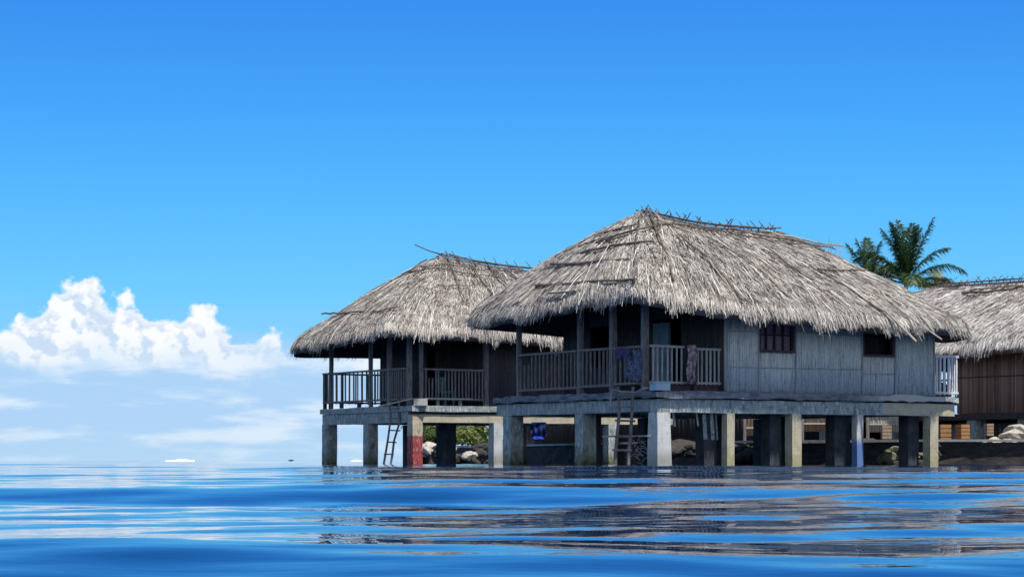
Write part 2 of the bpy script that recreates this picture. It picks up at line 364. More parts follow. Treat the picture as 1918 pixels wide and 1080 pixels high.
    def pole(s, pts, r, mat, name='roof_pole', off=.165, ext0=0, ext1=0, seg=5, n=5, wob=.012):
        P = []
        for i in range(len(pts)-1):
            for k in range(seg+(i == len(pts)-2)):
                f = k/seg; h = s.hit(pts[i][0]+(pts[i+1][0]-pts[i][0])*f, pts[i][1]+(pts[i+1][1]-pts[i][1])*f)
                if h is not None: P.append(h+Vector((random.gauss(0, wob), random.gauss(0, wob), off+random.gauss(0, wob))))
        if len(P) < 2: return
        if ext0: P.insert(0, P[0]+(P[0]-P[1]).normalized()*ext0)
        if ext1: P.append(P[-1]+(P[-1]-P[-2]).normalized()*ext1)
        mb = MB(); mb.tube(P, r*1.35, n, r1=r); return mb.build(name, mat, s.obj)
    def ridge(s, n_peg, seed, cap=True, big=1.0):
        random.seed(seed); hw = .30
        V = []
        def pt(x, y, z): return (x, y, z) if s.axis == 'a' else (y, x, z)
        ym = (s.b0+s.b1)/2 if s.axis == 'a' else (s.a0+s.a1)/2
        mb = MB(); N = 24; vs = []; fs = []
        for i in range(N+1):
            k = i/N; x = s.r0-.12+(s.r1-s.r0+.24)*k; kk = min(1, max(0, (x-s.r0)/(s.r1-s.r0)))
            z = s.zr0+(s.zr1-s.zr0)*kk-.10*math.sin(math.pi*kk)+.06+random.uniform(-.012, .012)
            for (yy, dz) in ((-hw, -.20), (-.06, 0), (.06, 0), (hw, -.20), (hw-.02, -.26), (0, -.10), (-hw+.02, -.26)):
                vs.append(pt(x, ym+yy, z+dz+random.uniform(-.015, .015)))
        for i in range(N):
            for k in range(7): fs.append((i*7+k, i*7+(k+1) % 7, (i+1)*7+(k+1) % 7, (i+1)*7+k))
        fs += [tuple(range(6, -1, -1)), tuple(N*7+k for k in range(7))]
        mb.add(vs, fs); mb.build('ridge_cap', M['ridge'], s.obj)
        for sgn in (-1, 1):
            for q in range(2):
                m2 = MB(); y = ym+sgn*(.10+.17*q); P = []
                for i in range(9):
                    k = i/8; x = s.r0-.04+(s.r1-s.r0+.08)*k; kk = min(1, max(0, (x-s.r0)/(s.r1-s.r0)))
                    P.append(pt(x, y+random.gauss(0, .01), s.zr0+(s.zr1-s.zr0)*kk-.10*math.sin(math.pi*kk)+.13-.13*q+random.gauss(0, .01)))
                m2.tube(P, .018, 5); m2.build('roof_pole', M['stick'], s.obj)
        for i in range(n_peg):
            k = (i+.5+random.uniform(-.25, .25))/n_peg; x = s.r0+(s.r1-s.r0)*k
            z = s.zr0+(s.zr1-s.zr0)*k-.10*math.sin(math.pi*k)+.10
            m2 = MB(); h = random.uniform(.10, .24)*big; ln = random.uniform(-.09, .09)
            m2.tube([pt(x, ym-.22, z-.15), pt(x+ln, ym+h*.8, z+h)], .017, 5, r1=.011)
            h2 = random.uniform(.05, .22)*(1 if big == 1 else .3)
            m2.tube([pt(x+.03, ym+.22, z-.15), pt(x+.03-ln, ym-h2*.8, z+h2)], .017, 5, r1=.011)
            m2.build('ridge_peg', M['stick'], s.obj)
M['ridge'] = mat_simple('ridge_bark', (.10, .08, .075), (.34, .29, .27), 7, (1, 1, 1), bump=.8, bscale=20)

def wall_panel(name, parent, mat, axis, c, s0, s1, z0, z1, holes=(), strip=.055, out=-1, th=.04, seed=0):
    """wall of split bamboo strips. axis 'a': along a at b=c; axis 'b': along b at a=c; out: side the strips face"""
    rd = random.Random(seed); V = []; Fq = []; T = []
    def bx(p0, p1, q0, q1, za, zb, tn):
        if axis == 'a': x0, x1, y0, y1 = p0, p1, q0, q1
        else: x0, x1, y0, y1 = q0, q1, p0, p1
        n = len(V)
        for z in (za, zb):
            for (x, y) in ((x0, y0), (x1, y0), (x1, y1), (x0, y1)): V.append((x, y, z)); T.append(tn)
        for f in ((3, 2, 1, 0), (4, 5, 6, 7), (0, 1, 5, 4), (1, 2, 6, 5), (2, 3, 7, 6), (3, 0, 4, 7)): Fq.append([i+n for i in f])
    p = s0
    while p < s1-.01:
        w = min(strip*rd.uniform(.7, 1.4), s1-p); spans = [(z0, z1)]
        for (h0, h1, g0, g1) in holes:
            if p+w/2 > h0 and p+w/2 < h1:
                ns = []
                for (u, v) in spans:
                    if g0 > u: ns.append((u, min(v, g0)))
                    if g1 < v: ns.append((max(u, g1), v))
                spans = [x for x in ns if x[1]-x[0] > .01]
        d = rd.uniform(0, .018); tn = rd.random()
        for (u, v) in spans:
            bx(p, p+w-.004, *sorted((c+out*(th+d), c)), u+rd.uniform(-.01, .01)*(u == z0), v, tn)
            bx(p, p+w, *sorted((c-out*.03, c-out*.002)), u, v, .1)
        p += w
    return np_mesh(name, np.array(V), np.array(Fq), [mat], None, parent, np.array(T))

def railing(parent, axis, c, s0, s1, z0, z1, nb, mat, name='railing', bw=.035, skip=(), toph=.05, pale=None, short=()):
    def pt(s, z, d=0): return (s, c+d, z) if axis == 'a' else (c+d, s, z)
    mb = MB(); mb.bar(pt(s0, z1), pt(s1, z1+random.uniform(-.01, .01)), .07, toph)
    r = mb.build(name, mat, parent); mb = MB(); mb.bar(pt(s0, z0), pt(s1, z0), .05, .05); mb.build('bottom_rail', mat, r)
    for i in range(nb):
        if i in skip: continue
        s = s0+(s1-s0)*(i+.5)/nb+random.uniform(-.012, .012); m2 = MB(); e = random.uniform(-.01, .01)
        zt = z1-.026 if i not in short else z1-.25
        m2.bar(pt(s, z0-.04), pt(s+e, zt), bw*random.uniform(.8, 1.25), .028); m2.build('baluster', mat, r)
    return r
def post(parent, a, b, z0, z1, w, mat, name='post', lean=0, j=.012):
    mb = MB(); N = 6; vs = []
    for i in range(N+1):
        k = i/N; z = z0+(z1-z0)*k; w2 = w/2*(1+lean*(1-k))
        cx = a+random.uniform(-j, j)*.3; cy = b+random.uniform(-j, j)*.3
        for (x, y) in ((-1, -1), (1, -1), (1, 1), (-1, 1)): vs.append((cx+x*w2+random.uniform(-j, j)*.4, cy+y*w2+random.uniform(-j, j)*.4, z))
    fs = [(3, 2, 1, 0), tuple(N*4+k for k in range(4))]
    for i in range(N):
        for k in range(4): fs.append((i*4+k, i*4+(k+1) % 4, (i+1)*4+(k+1) % 4, (i+1)*4+k))
    mb.add(vs, fs); return mb.build(name, mat, parent)
def rough_slab(mb, x0, x1, y0, y1, z0, z1, j=.012, step=.4):
    """beam or slab with slightly chipped long edges"""
    nx = max(1, int((x1-x0)/step)); ny = max(1, int((y1-y0)/step))
    ring = [(x0+(x1-x0)*i/nx, y0) for i in range(nx)]+[(x1, y0+(y1-y0)*i/ny) for i in range(ny)]+[(x1-(x1-x0)*i/nx, y1) for i in range(nx)]+[(x0, y1-(y1-y0)*i/ny) for i in range(ny)]
    n = len(ring); vs = []
    for z in (z0, z1):
        for (x, y) in ring: vs.append((x+random.uniform(-j, j)*.5, y+random.uniform(-j, j)*.5, z+random.uniform(-j, j)))
    fs = [tuple(range(n-1, -1, -1)), tuple(range(n, 2*n))]+[(i, (i+1) % n, n+(i+1) % n, n+i) for i in range(n)]
    mb.add(vs, fs)

# ================================================================== MAIN HUT
fm = Frame(3.25, 52.4)
A = fm.solve_a; Bv = fm.solve_b
hut = empty('stilt_hut', (3.25, 52.4, 0), TH)
tag(hut, 'largest thatched hut in the middle, grey bamboo wall with two windows, standing on concrete stilts', 'hut', 'thatched huts on stilts')
AE, BE = 8.9, 6.9
M['floor_edge'] = mat_simple('dirty_floor_sunlit_end', (.09, .10, .13), (.32, .33, .35), 2.5, (1.5, 1.5, 5), bump=.8, bscale=14, extra=lambda t, co, c: t.mix(t.smooth(t.m('ADD', sep(t, co)[0], t.m('MULTIPLY', t.noise(co, 4, 4), 1.2)), 6.2, 7.4, 0, .8), c, (.62, .61, .56)))  # paler right end: sunlight painted over the dirty edge
fl = MB(); rough_slab(fl, -.1, AE, -.1, BE, 1.53, 1.67, .03, .22); fl.build('floor_slab', M['floor_edge'], hut)
fl = MB(); fl.box(.05, AE-.1, .05, BE-.1, 1.499, 1.55); fl.build('shadow_gap', M['black'], hut)  # black strip painted as the shadow between slab and beams
def beam(parent, x0, x1, y0, y1, z0, z1, mat): 
    mb = MB(); rough_slab(mb, x0, x1, y0, y1, z0, z1, .008); return mb.build('beam', mat, parent)
beam(hut, .0, 6.6, .0, .3, 1.20, 1.495, M['concrete']); beam(hut, 6.602, AE-.05, .003, .3, 1.20, 1.493, M['cream_concrete'])  # cream right length puts the sunlit end of the beam into the colour
beam(hut, .003, .303, .303, BE-.05, 1.22, 1.497, M['concrete'])
beam(hut, .31, AE-.3, 3.2, 3.5, 1.22, 1.494, M['concrete'])
beam(hut, .31, AE-.3, BE-.4, BE-.1, 1.22, 1.494, M['concrete'])
beam(hut, AE-1.0, AE-.7, .31, BE-.42, 1.205, 1.49, M['concrete'])
beam(hut, 4.2, 4.45, .31, BE-.42, 1.21, 1.492, M['concrete'])
ax = lambda px, w=.36: A(px)                # left edge of a stilt
front = [(A(1226), .34, M['white_concrete'], .25), (A(1362), .20, M['cream_concrete'], 0), (A(1484), .26, M['cream_concrete'], 0), (A(1605), .18, M['blue_concrete'], 0), (A(1742), .25, M['cream_concrete'], 0)]
for (a, w, mt, ln) in front:
    a = max(a, -.005); post(hut, a+w/2-.005, w/2-.012, -1.2, 1.198, w+.01, mt, 'stilt', ln)
    if a > 1: post(hut, a-.02-.17, .55, -1.2, 1.2, .34, M['shade_concrete'], 'stilt')
for b in (Bv(1078), 6.35): post(hut, .17, b-.17 if b < 6 else b, -1.2, 1.21, .36, M['concrete'], 'stilt', .05)
for a in (2.4, 4.35, 6.3, 8.1):
    for b in (3.35, 6.6): post(hut, a, b, -1.2, 1.21, .32, M['shade_concrete'], 'stilt')
post(hut, .5, 3.35, -1.2, 1.21, .3, M['shade_concrete'], 'stilt')
# walls
WA, WB = A(1357), A(1748)
w1 = (A(1420), A(1483), fm.z(656, A(1450), 0), 3.5); w2 = (A(1614), A(1670), fm.z(664, A(1640), 0), 3.5)
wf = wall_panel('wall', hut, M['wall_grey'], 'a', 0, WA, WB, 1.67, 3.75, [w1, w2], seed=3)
door_m = (1.6, 2.7, 1.67, 3.45)
wall_panel('wall', hut, M['wall_shade'], 'b', WA, .045, BE-.3, 1.67, 3.75, [door_m, (4.3, 5.4, 2.4, 3.4)], seed=4)
wall_panel('wall', hut, M['wall_shade'], 'b', WB, .045, BE-.3, 1.67, 3.75, [], out=1, seed=5)
wall_panel('wall', hut, M['wall_shade'], 'a', BE-.3, WA, WB, 1.67, 3.75, [], out=1, seed=6)
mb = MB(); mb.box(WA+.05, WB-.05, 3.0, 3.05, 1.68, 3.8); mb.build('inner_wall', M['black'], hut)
# battens and cover strips on the front wall
def strips(parent, segs, mat, d=-.075):
    for (p0, p1, w) in segs:
        m2 = MB(); m2.bar(p0, p1, .02, w) if abs(p0[2]-p1[2]) < .3 else m2.bar(p0, p1, w, .02); m2.build('wall_batten', mat, parent)
zb = lambda px, py: fm.z(py, A(px), 0)
strips(wf, [((WA, -.07, zb(1360, 620)), (WA+.8, -.07, zb(1410, 621)), .03), ((w1[1]+.05, -.07, zb(1490, 621)), (w2[0]-.05, -.07, zb(1610, 630)), .03),
            ((WA, -.068, zb(1360, 687)), (w2[0]-.02, -.068, zb(1612, 692)), .018), ((w2[0], -.07, zb(1620, 700)), (A(1675), -.07, zb(1675, 700)), .018)], M['batten'])
for px in (1359, 1418, 1488, 1612, 1674, 1746): 
    a = A(px); m2 = MB(); m2.bar((a, -.074, 1.69), (a, -.074, 3.6), .035, .02); m2.build('wall_batten', M['batten'], wf)
m2 = MB(); m2.bar((A(1736), -.10, 2.2), (A(1733), -.10, 3.3), .03, .02); m2.build('wall_batten', M['pale_wood'], wf)
def window(parent, a0, a1, z0, z1, bars, open_=False):
    mb = MB(); t = .05
    mb.box(a0-.03, a1+.03, -.10, .02, z0-.05, z0); mb.box(a0-.03, a0+t-.03, -.085, .02, z0+.002, z1); mb.box(a1-t+.03, a1+.03, -.085, .02, z0+.002, z1)
    fr = mb.build('window', M['purple_wood'], parent)
    pn = MB(); pn.box(a0+.02, a1-.02, .05, .07, z0, z1) if not open_ else pn.box(a0, a1, .25, .27, z0-.1, z1)
    pn.build('pane', M['shutter'] if not open_ else M['black'], fr)
    for i in range(bars):
        m3 = MB(); a = a0+(a1-a0)*(i+1)/(bars+1); m3.bar((a, .02, z0), (a, .02, z1), .045, .03); m3.build('window_bar', M['black'], fr)
    m3 = MB(); z = z0+(z1-z0)*.42; m3.bar((a0, .0, z), (a1, .0, z), .03, .03); m3.build('window_bar', M['black'], fr)
M['shutter'] = mat_simple('violet_window_shutter', (.16, .11, .14), (.28, .20, .24), 6, (6, 6, 1), bump=.2)
window(hut, *w1, 3); window(hut, *w2, 1, True)
# door leaf
mb = MB(); mb.box(WA-.12, WA-.06, 2.0, 2.62, 1.69, 3.35); dr = mb.build('door', M['teal_paint'], hut)
# veranda posts and railings
zt, zbm = 2.69, 1.87
for px, w in ((1208, .13), (1148, .13), (1087, .12), (972, .10)):
    b = Bv(px, .06); post(hut, .06, b, 1.67, 4.0 if px < 1200 else 3.9, w, M['grey_wood'], 'post')
b1, b2, b3, b4 = (Bv(px, .06) for px in (1208, 1148, 1087, 972))
post(hut, A(1229, .25), .25, 1.67, zt+.03, .08, M['grey_wood'], 'post')
railing(hut, 'b', .02, b1+.07, b2-.07, zbm, zt, 6, M['grey_wood'])
railing(hut, 'b', .02, b2+.07, b3-.07, zbm-.02, zt, 7, M['grey_wood'])
railing(hut, 'b', .02, b3+.07, b4-.06, zbm-.04, zt, 15, M['grey_wood'], short=(12, 13, 14))
g0, g1, g2 = A(1218, .1), A(1281, .1), A(1303, .1)
railing(hut, 'a', .1, g0, g1, zbm, zt-.01, 7, M['pale_rail'] if 'pale_rail' in M else M['grey_wood'], bw=.04)
railing(hut, 'a', .1, g2, WA-.02, zbm, zt-.05, 6, M['pale_rail'], bw=.04)
mb = MB(); mb.bar((g1, .1, zbm), (g2, .1, zbm), .05, .05); mb.build('lower_rail', M['grey_wood'], hut)
post(hut, g2-.03, .1, 1.67, zt-.05, .07, M['dark_wood'], 'post')
mb = MB(); mb.box(A(1240, .1), WA-.03, .16, .2, 1.675, 1.86); mb.build('kick_board', M['purple_wood'], hut)
# end balcony with white rails
a0 = A(1753); a1 = A(1797)
railing(hut, 'a', .05, a0, a1, 1.76, fm.z(668, a1, 0), 6, M['white_wood'], bw=.055, toph=.06)
railing(hut, 'b', a1, .1, 3.2, 1.76, fm.z(668, a1, 0), 18, M['white_wood'], bw=.055, toph=.06)
# torn form boards hanging under the beam
for (px, y0, y1, w) in ((1278, 768, 798, .05), (1322, 770, 797, .04), (1336, 775, 822, .10), (1350, 772, 823, .09), (1358, 768, 823, .04)):
    a = A(px); mb = MB(); mb.bar((a, .36, fm.z(y0, a, .3)), (a+.05, .36, fm.z(y1, a, .3)), w, .02); mb.build('hanging_board', M['concrete'] if px > 1330 else M['pale_wood'], hut)
# roof
rm = Roof(fm, -.85, 8.85, -.85, 7.1, 1.72, 5.85, 5.95, 5.72, (3.58, 3.34, 3.3, 3.68)); rm.lift = .30
rm.build(hut, 235000, 5); rm.ridge(16, 3)
for pts, r, mt, e0, e1 in [
    ([(1108, 466), (1160, 452), (1245, 432), (1375, 443), (1560, 475)], .022, 'stick', .95, 0),
    ([(1085, 486), (1150, 474), (1224, 465)], .026, 'stick', .6, 0), ([(1048, 509), (1182, 499)], .026, 'stick', .4, 0),
    ([(1000, 547), (1191, 538)], .026, 'stick', 0, 0), ([(1122, 464), (1168, 457)], .018, 'stick', .95, 0), ([(1152, 443), (1190, 434)], .018, 'stick', .8, 0),
    ([(1203, 405), (1193, 450), (1190, 500), (1188, 562)], .018, 'stick', 0, .1),
    ([(1212, 402), (1228, 440), (1248, 490), (1262, 540)], .022, 'stick', 0, 0),
    ([(1270, 452), (1330, 500), (1380, 560), (1400, 595)], .018, 'stick', 0, 0), ([(1215, 402), (1240, 426), (1300, 450)], .018, 'stick_pale', 0, 0),
    ([(1200, 408), (1160, 435), (1120, 465)], .018, 'stick_pale', 0, 0), ([(1430, 445), (1500, 462), (1570, 472)], .02, 'stick_pale', 0, .2),
    ([(1380, 452), (1480, 468), (1565, 478)], .014, 'stick', 0, .1), ([(1290, 440), (1400, 450), (1520, 468)], .012, 'stick', 0, 0),
    ([(1530, 517), (1620, 520)], .018, 'stick', 0, 0), ([(1400, 495), (1450, 540), (1480, 570)], .016, 'stick_pale', 0, 0), ([(1515, 510), (1580, 545), (1640, 585)], .016, 'stick', 0, 0),
    ([(1300, 470), (1345, 520), (1370, 560)], .013, 'stick_pale', 0, 0), ([(1440, 480), (1520, 540), (1560, 575)], .012, 'stick', 0, 0),
    ([(960, 540), (905, 590)], .024, 'stick_pale', 0, .6), ([(1010, 540), (965, 586)], .026, 'stick_pale', 0, .75), ([(1090, 545), (1062, 576)], .028, 'stick_pale', 0, .75),
    ([(1630, 578), (1664, 600)], .034, 'stick_pale', 0, 1.0), ([(1650, 560), (1698, 602)], .022, 'stick_pale', 0, 1.1), ([(1035, 560), (1020, 580)], .012, 'stick_pale', 0, .3)]:
    rm.pole(pts, r, M[mt], ext0=e0, ext1=e1)
# loose hip sticks on the right hip, bristling up
for i in range(8):
    h = rm.hit(1536+i*5, 474+i*2.2); mb = MB()
    mb.tube([h-Vector((0, 0, .1)), h+Vector((random.uniform(-.15, .2), 0, random.uniform(.25, .5)))], .014, 5, r1=.007); mb.build('ridge_peg', M['stick_pale'], rm.obj)

# ================================================================== LEFT HUT
fl_ = Frame(-2.79, 66.0)
hl = empty('stilt_hut', (-2.79, 66.0, 0), TH)
tag(hl, 'smaller thatched hut farthest left with open corner veranda, red painted foot on its corner stilt', 'hut', 'thatched huts on stilts')
A2 = fl_.solve_a; B2 = fl_.solve_b; LE, LA = 5.5, 9.0
mb = MB(); rough_slab(mb, -.06, LA, -.06, LE+.05, 1.51, 1.66, .014); mb.build('floor_slab', M['concrete'], hl)
beam(hl, 0, LA, 0, .28, 1.20, 1.42, M['cream_concrete']); beam(hl, .003, .283, .283, LE, 1.19, 1.507, M['concrete'])
beam(hl, .29, LA-.3, LE-.3, LE-.02, 1.21, 1.505, M['concrete'])
mb = MB(); rough_slab(mb, .05, LA, .03, .25, 1.423, 1.508, .006); mb.build('beam', M['dark_wood'], hl)  # dark strip painted as the shaded gap between slab and cream beam
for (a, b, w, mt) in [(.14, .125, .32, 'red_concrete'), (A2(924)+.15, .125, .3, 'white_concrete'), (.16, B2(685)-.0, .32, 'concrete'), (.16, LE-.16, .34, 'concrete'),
                      (2.9, LE-.3, .38, 'shade_concrete'), (4.1, LE-.3, .4, 'shade_concrete'), (A2(924)-.55, 1.6, .32, 'shade_concrete'), (6.8, .13, .3, 'concrete'), (6.8, LE-.3, .34, 'concrete')]:
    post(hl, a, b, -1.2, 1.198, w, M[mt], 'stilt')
wa = A2(918, 0)
wall_panel('wall', hl, M['wall_shade'], 'a', .02, wa, LA-.2, 1.66, 3.8, [], seed=11)
wall_panel('wall', hl, M['wall_shade'], 'a', 1.5, 1.3, wa, 1.66, 3.8, [(A2(880, 1.5), A2(910, 1.5), 2.5, 3.4), (A2(782, 1.5), A2(815, 1.5), 1.66, 3.5)], seed=12)
wall_panel('wall', hl, M['wall_shade'], 'b', 1.32, 1.52, LE-1.3, 1.66, 3.9, [], seed=13)
wall_panel('wall', hl, M['wall_shade'], 'b', wa+.02, .05, 1.45, 1.66, 3.8, [], seed=14)
wall_panel('wall', hl, M['wall_shade'], 'a', LE-1.3, 1.36, LA-.2, 1.66, 3.9, [], out=1, seed=15)
wall_panel('wall', hl, M['wall_shade'], 'b', LA-.2, .05, LE-1.3, 1.66, 3.8, [], out=1, seed=16)
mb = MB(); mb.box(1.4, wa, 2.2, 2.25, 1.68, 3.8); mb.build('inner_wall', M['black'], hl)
mb = MB(); wx0, wx1 = A2(880, 1.44), A2(910, 1.44); 
mb.box(wx0-.05, wx0, 1.40, 1.44, 2.45, 3.45); mb.box(wx1, wx1+.05, 1.40, 1.44, 2.45, 3.45); mb.box(wx0, wx1, 1.39, 1.44, 2.44, 2.5); mb.build('window', M['dark_wood'], hl)
LZT, LZB = 2.72, 1.86
lb = [B2(px, .05) for px in (766, 729, 694, 620)]
for b, w, zt_ in zip(lb, (.12, .11, .10, .10), (3.9, 3.85, 3.8, 3.7)): post(hl, .06, max(b, .08), 1.66, zt_, w, M['grey_wood'], 'post')
post(hl, .32, .08, 1.66, 3.9, .09, M['grey_wood'], 'post'); post(hl, A2(914), .1, 1.66, 3.9, .13, M['grey_wood'], 'post')
post(hl, .06, LE-.05, 1.66, LZT, .09, M['dark_wood'], 'post')
for k in range(3): railing(hl, 'b', .02, max(lb[k], .08)+.06, lb[k+1]-.06, LZB, LZT, (8, 6, 9)[k], M['grey_wood'])
railing(hl, 'b', .02, lb[3]+.06, LE-.02, LZB, LZT, 2, M['grey_wood'])
railing(hl, 'a', .06, .4, A2(908), LZB, LZT-.02, 18, M['grey_wood'], short=(1, 2, 5))
railing(hl, 'a', LE-.05, .1, 3.0, LZB, LZT, 13, M['dark_wood'])
for b in (4.3, 5.0, 3.2): mb = MB(); mb.box(.0, .09, b, b+.1, 1.665, 1.83); mb.build('rail_foot', M['dark_wood'], hl)
for px in (820, 862): a = A2(px); mb = MB(); mb.box(a, a+.07, .02, .1, 1.665, 1.84); mb.build('rail_foot', M['grey_wood'], hl)
mb = MB(); mb.box(.42, A2(885), .0, .06, 1.85, 1.89); mb.build('rail_foot', M['pale_wood'], hl)
rl = Roof(fl_, -1.05, 9.6, -.75, 5.85, 2.40, 7.0, 6.08, 5.80, (3.86, 3.5, 3.5, 3.55))
rl.build(hl, 150000, 8); rl.ridge(11, 5, big=1.35)
for pts, r, mt, e0, e1 in [
    ([(603, 598), (640, 597), (700, 594), (745, 586)], .02, 'stick', 0, 0), ([(760, 520), (820, 512), (880, 524), (940, 530)], .016, 'stick', 0, 0),
    ([(790, 512), (830, 504), (900, 515), (970, 520)], .014, 'stick', 0, 0), ([(835, 482), (850, 520), (870, 570)], .018, 'stick', 0, 0),
    ([(880, 500), (905, 540), (930, 570)], .018, 'stick', 0, 0), ([(850, 490), (870, 505), (900, 545)], .014, 'stick', 0, 0),
    ([(915, 505), (940, 535), (965, 555)], .015, 'stick', 0, 0), ([(945, 510), (965, 530), (980, 545)], .015, 'stick', 0, 0),
    ([(820, 545), (895, 545)], .012, 'stick', 0, 0), ([(800, 495), (770, 515), (745, 530)], .02, 'stick', 0, 0), ([(840, 485), (900, 500), (980, 515)], .014, 'stick', 0, 0)]:
    rl.pole(pts, r, M[mt], ext0=e0, ext1=e1)
mb = MB(); p = fl_.I @ Vector(((828-959)/F*69.4, 69.4, 6.2)); q = fl_.I @ Vector(((777-959)/F*68.5, 68.5, CH+(HY-458)/F*68.5))
mb.tube([p, p.lerp(q, .5)-Vector((0, 0, .03)), q], .022, 5, r1=.014); mb.build('roof_pole', M['stick'], rl.obj)

# ================================================================== RIGHT HUT
f3 = Frame(13.7, 72.0)
h3 = empty('stilt_hut', (13.7, 72.0, 0), TH)
tag(h3, 'thatched hut with a brown bamboo wall cut off by the right edge of the photo', 'hut', 'thatched huts on stilts')
wb = wall_panel('wall', h3, M['wall_brown'], 'b', 0, -9, 0, 1.55, 3.8, [], seed=21)
wall_panel('wall', h3, M['wall_brown'], 'a', 0, .05, 6, 1.55, 3.8, [], out=1, seed=22)
wall_panel('wall', h3, M['wall_brown'], 'b', 6.1, -9, 0, 1.55, 3.8, [], out=1, seed=23)
wall_panel('wall', h3, M['wall_brown'], 'a', -9.05, .05, 6, 1.55, 3.8, [], seed=24)
for z in (2.62,): mb = MB(); mb.bar((-.07, -9, z), (-.07, 0, z+.03), .02, .035); mb.build('wall_batten', M['dark_wood'], wb)
for b in (-.03, -1.6, -3.4): mb = MB(); mb.bar((-.075, b, 1.56), (-.075, b, 3.7), .05, .02); mb.build('wall_batten', M['grey_wood'], wb)
mb = MB(); rough_slab(mb, -.08, 6.2, -9.2, 7.0, 1.36, 1.545, .006); mb.build('floor_slab', M['dark_wood'], h3)
for a in (.2, 3.2, 5.8):
    for b in (-6, -2.6, -.55, 3.2, 6.6): post(h3, a, b, -.5, 1.358, .42 if b == -.55 and a == .2 else .3, M['concrete'], 'stilt')
for b in (.0, 3.4, 6.8): post(h3, .1, b, 1.55, 3.8, .12, M['dark_wood'], 'post')
railing(h3, 'b', .05, .1, 6.7, 1.85, 2.6, 30, M['dark_wood'])
r3 = Roof(f3, -.95, 6.95, -11, 7.3, -7.5, 4.4, 5.80, 5.80, (3.55, 3.55, 3.5, 3.55), axis='b')
r3.build(h3, 150000, 9); r3.ridge(34, 8)
for pts, r in [([(1800, 559), (1850, 556), (1917, 548)], .035), ([(1815, 553), (1870, 549), (1917, 543)], .02), ([(1760, 545), (1800, 540), (1900, 530)], .018)]:
    r3.pole(pts, r, M['stick'], wob=.02)
for i in range(10):
    px = 1742+i*6; h = r3.hit(px, 548-i*.8)
    if h is not None and r3.H(h.x, h.y): mb = MB(); mb.tube([h, h+Vector((.55, -.35, .42))*random.uniform(.5, 1)], .016, 5, r1=.009); mb.build('roof_pole', M['stick_pale'], r3.obj)

# ================================================================== LADDERS, CLOTHES, CLUTTER
def W(px, py, Y): return Vector(((px-959)/F*Y, Y, CH+(HY-py)/F*Y))
def ladder(label, pl, pr, rungs, rad, Y, twist):
    e = empty('ladder', W(*pl[-1], Y)); tag(e, label, 'ladder', 'pole ladders down to the water')
    o = e.location
    for P in (pl, pr):
        mb = MB(); pts = [W(x, y, Y-(.3*(y-700)/160))-o for (x, y) in P]; mb.tube(pts, rad, 6, r1=rad*1.15); mb.build('side_pole', M['ladder_wood'], e)
    for ((x0, y0), (x1, y1)) in rungs:
        mb = MB(); mb.tube([W(x0, y0, Y-.05-(.3*(y0-700)/160))-o, W(x1, y1, Y-.05-(.3*(y1-700)/160))-o], rad*.8, 6); mb.build('rung', M['ladder_wood'], e)
M['ladder_wood'] = mat_simple('ladder_driftwood', (.10, .09, .085), (.3, .28, .26), 6, bump=.5)
ladder('driftwood pole ladder with five rungs hanging from the middle hut deck into the water', [(1158, 724), (1160, 770), (1156, 815), (1153, 845), (1152, 866)],
       [(1186, 724), (1184, 770), (1181, 815), (1178, 845), (1177, 870)], [((1155, 741), (1188, 740)), ((1153, 762), (1188, 761)), ((1152, 787), (1190, 788)), ((1151, 817), (1188, 817)), ((1147, 842), (1184, 843))], .035, 52.9, 0)
ladder('crooked thin ladder under the left hut veranda, leaning to one side above the water', [(729, 745), (732, 780), (727, 820), (722, 850), (718, 874)],
       [(747, 742), (748, 775), (748, 792), (738, 825), (735, 850), (731, 874)], [((726, 783), (750, 783)), ((727, 805), (750, 806)), ((724, 827), (743, 828)), ((719, 850), (738, 850)), ((728, 765), (750, 764))], .028, 66.7, 0)
mb = MB(); Y = 53.1; c = W(1128, 817, Y); mb.tube([W(1128, 817, Y)-c, W(1170, 816, Y)-c, W(1218, 816, 52.5)-c], .025, 6, r1=.018)
o = mb.build('bamboo_pole', M['stick_pale']); o.location = c; tag(o, 'thin bamboo pole lying level across the ladder and the white corner stilt', 'pole')
# branch tangle by the ladder
mb = MB(); c = W(1196, 850, 53.0)
for i in range(30):
    p = Vector((random.uniform(-.25, .2), random.uniform(-.15, .15), random.uniform(-.25, .35))); q = p+Vector((random.uniform(-.2, .2), random.uniform(-.1, .1), random.uniform(-.1, .12)))
    mb.tube([p, (p+q)/2+Vector((0, 0, .03)), q], .011, 5, r1=.006)
o = mb.build('driftwood_tangle', M['stick_pale']); o.location = c; tag(o, 'tangle of pale dead branches caught between the ladder and the corner stilt', 'driftwood')
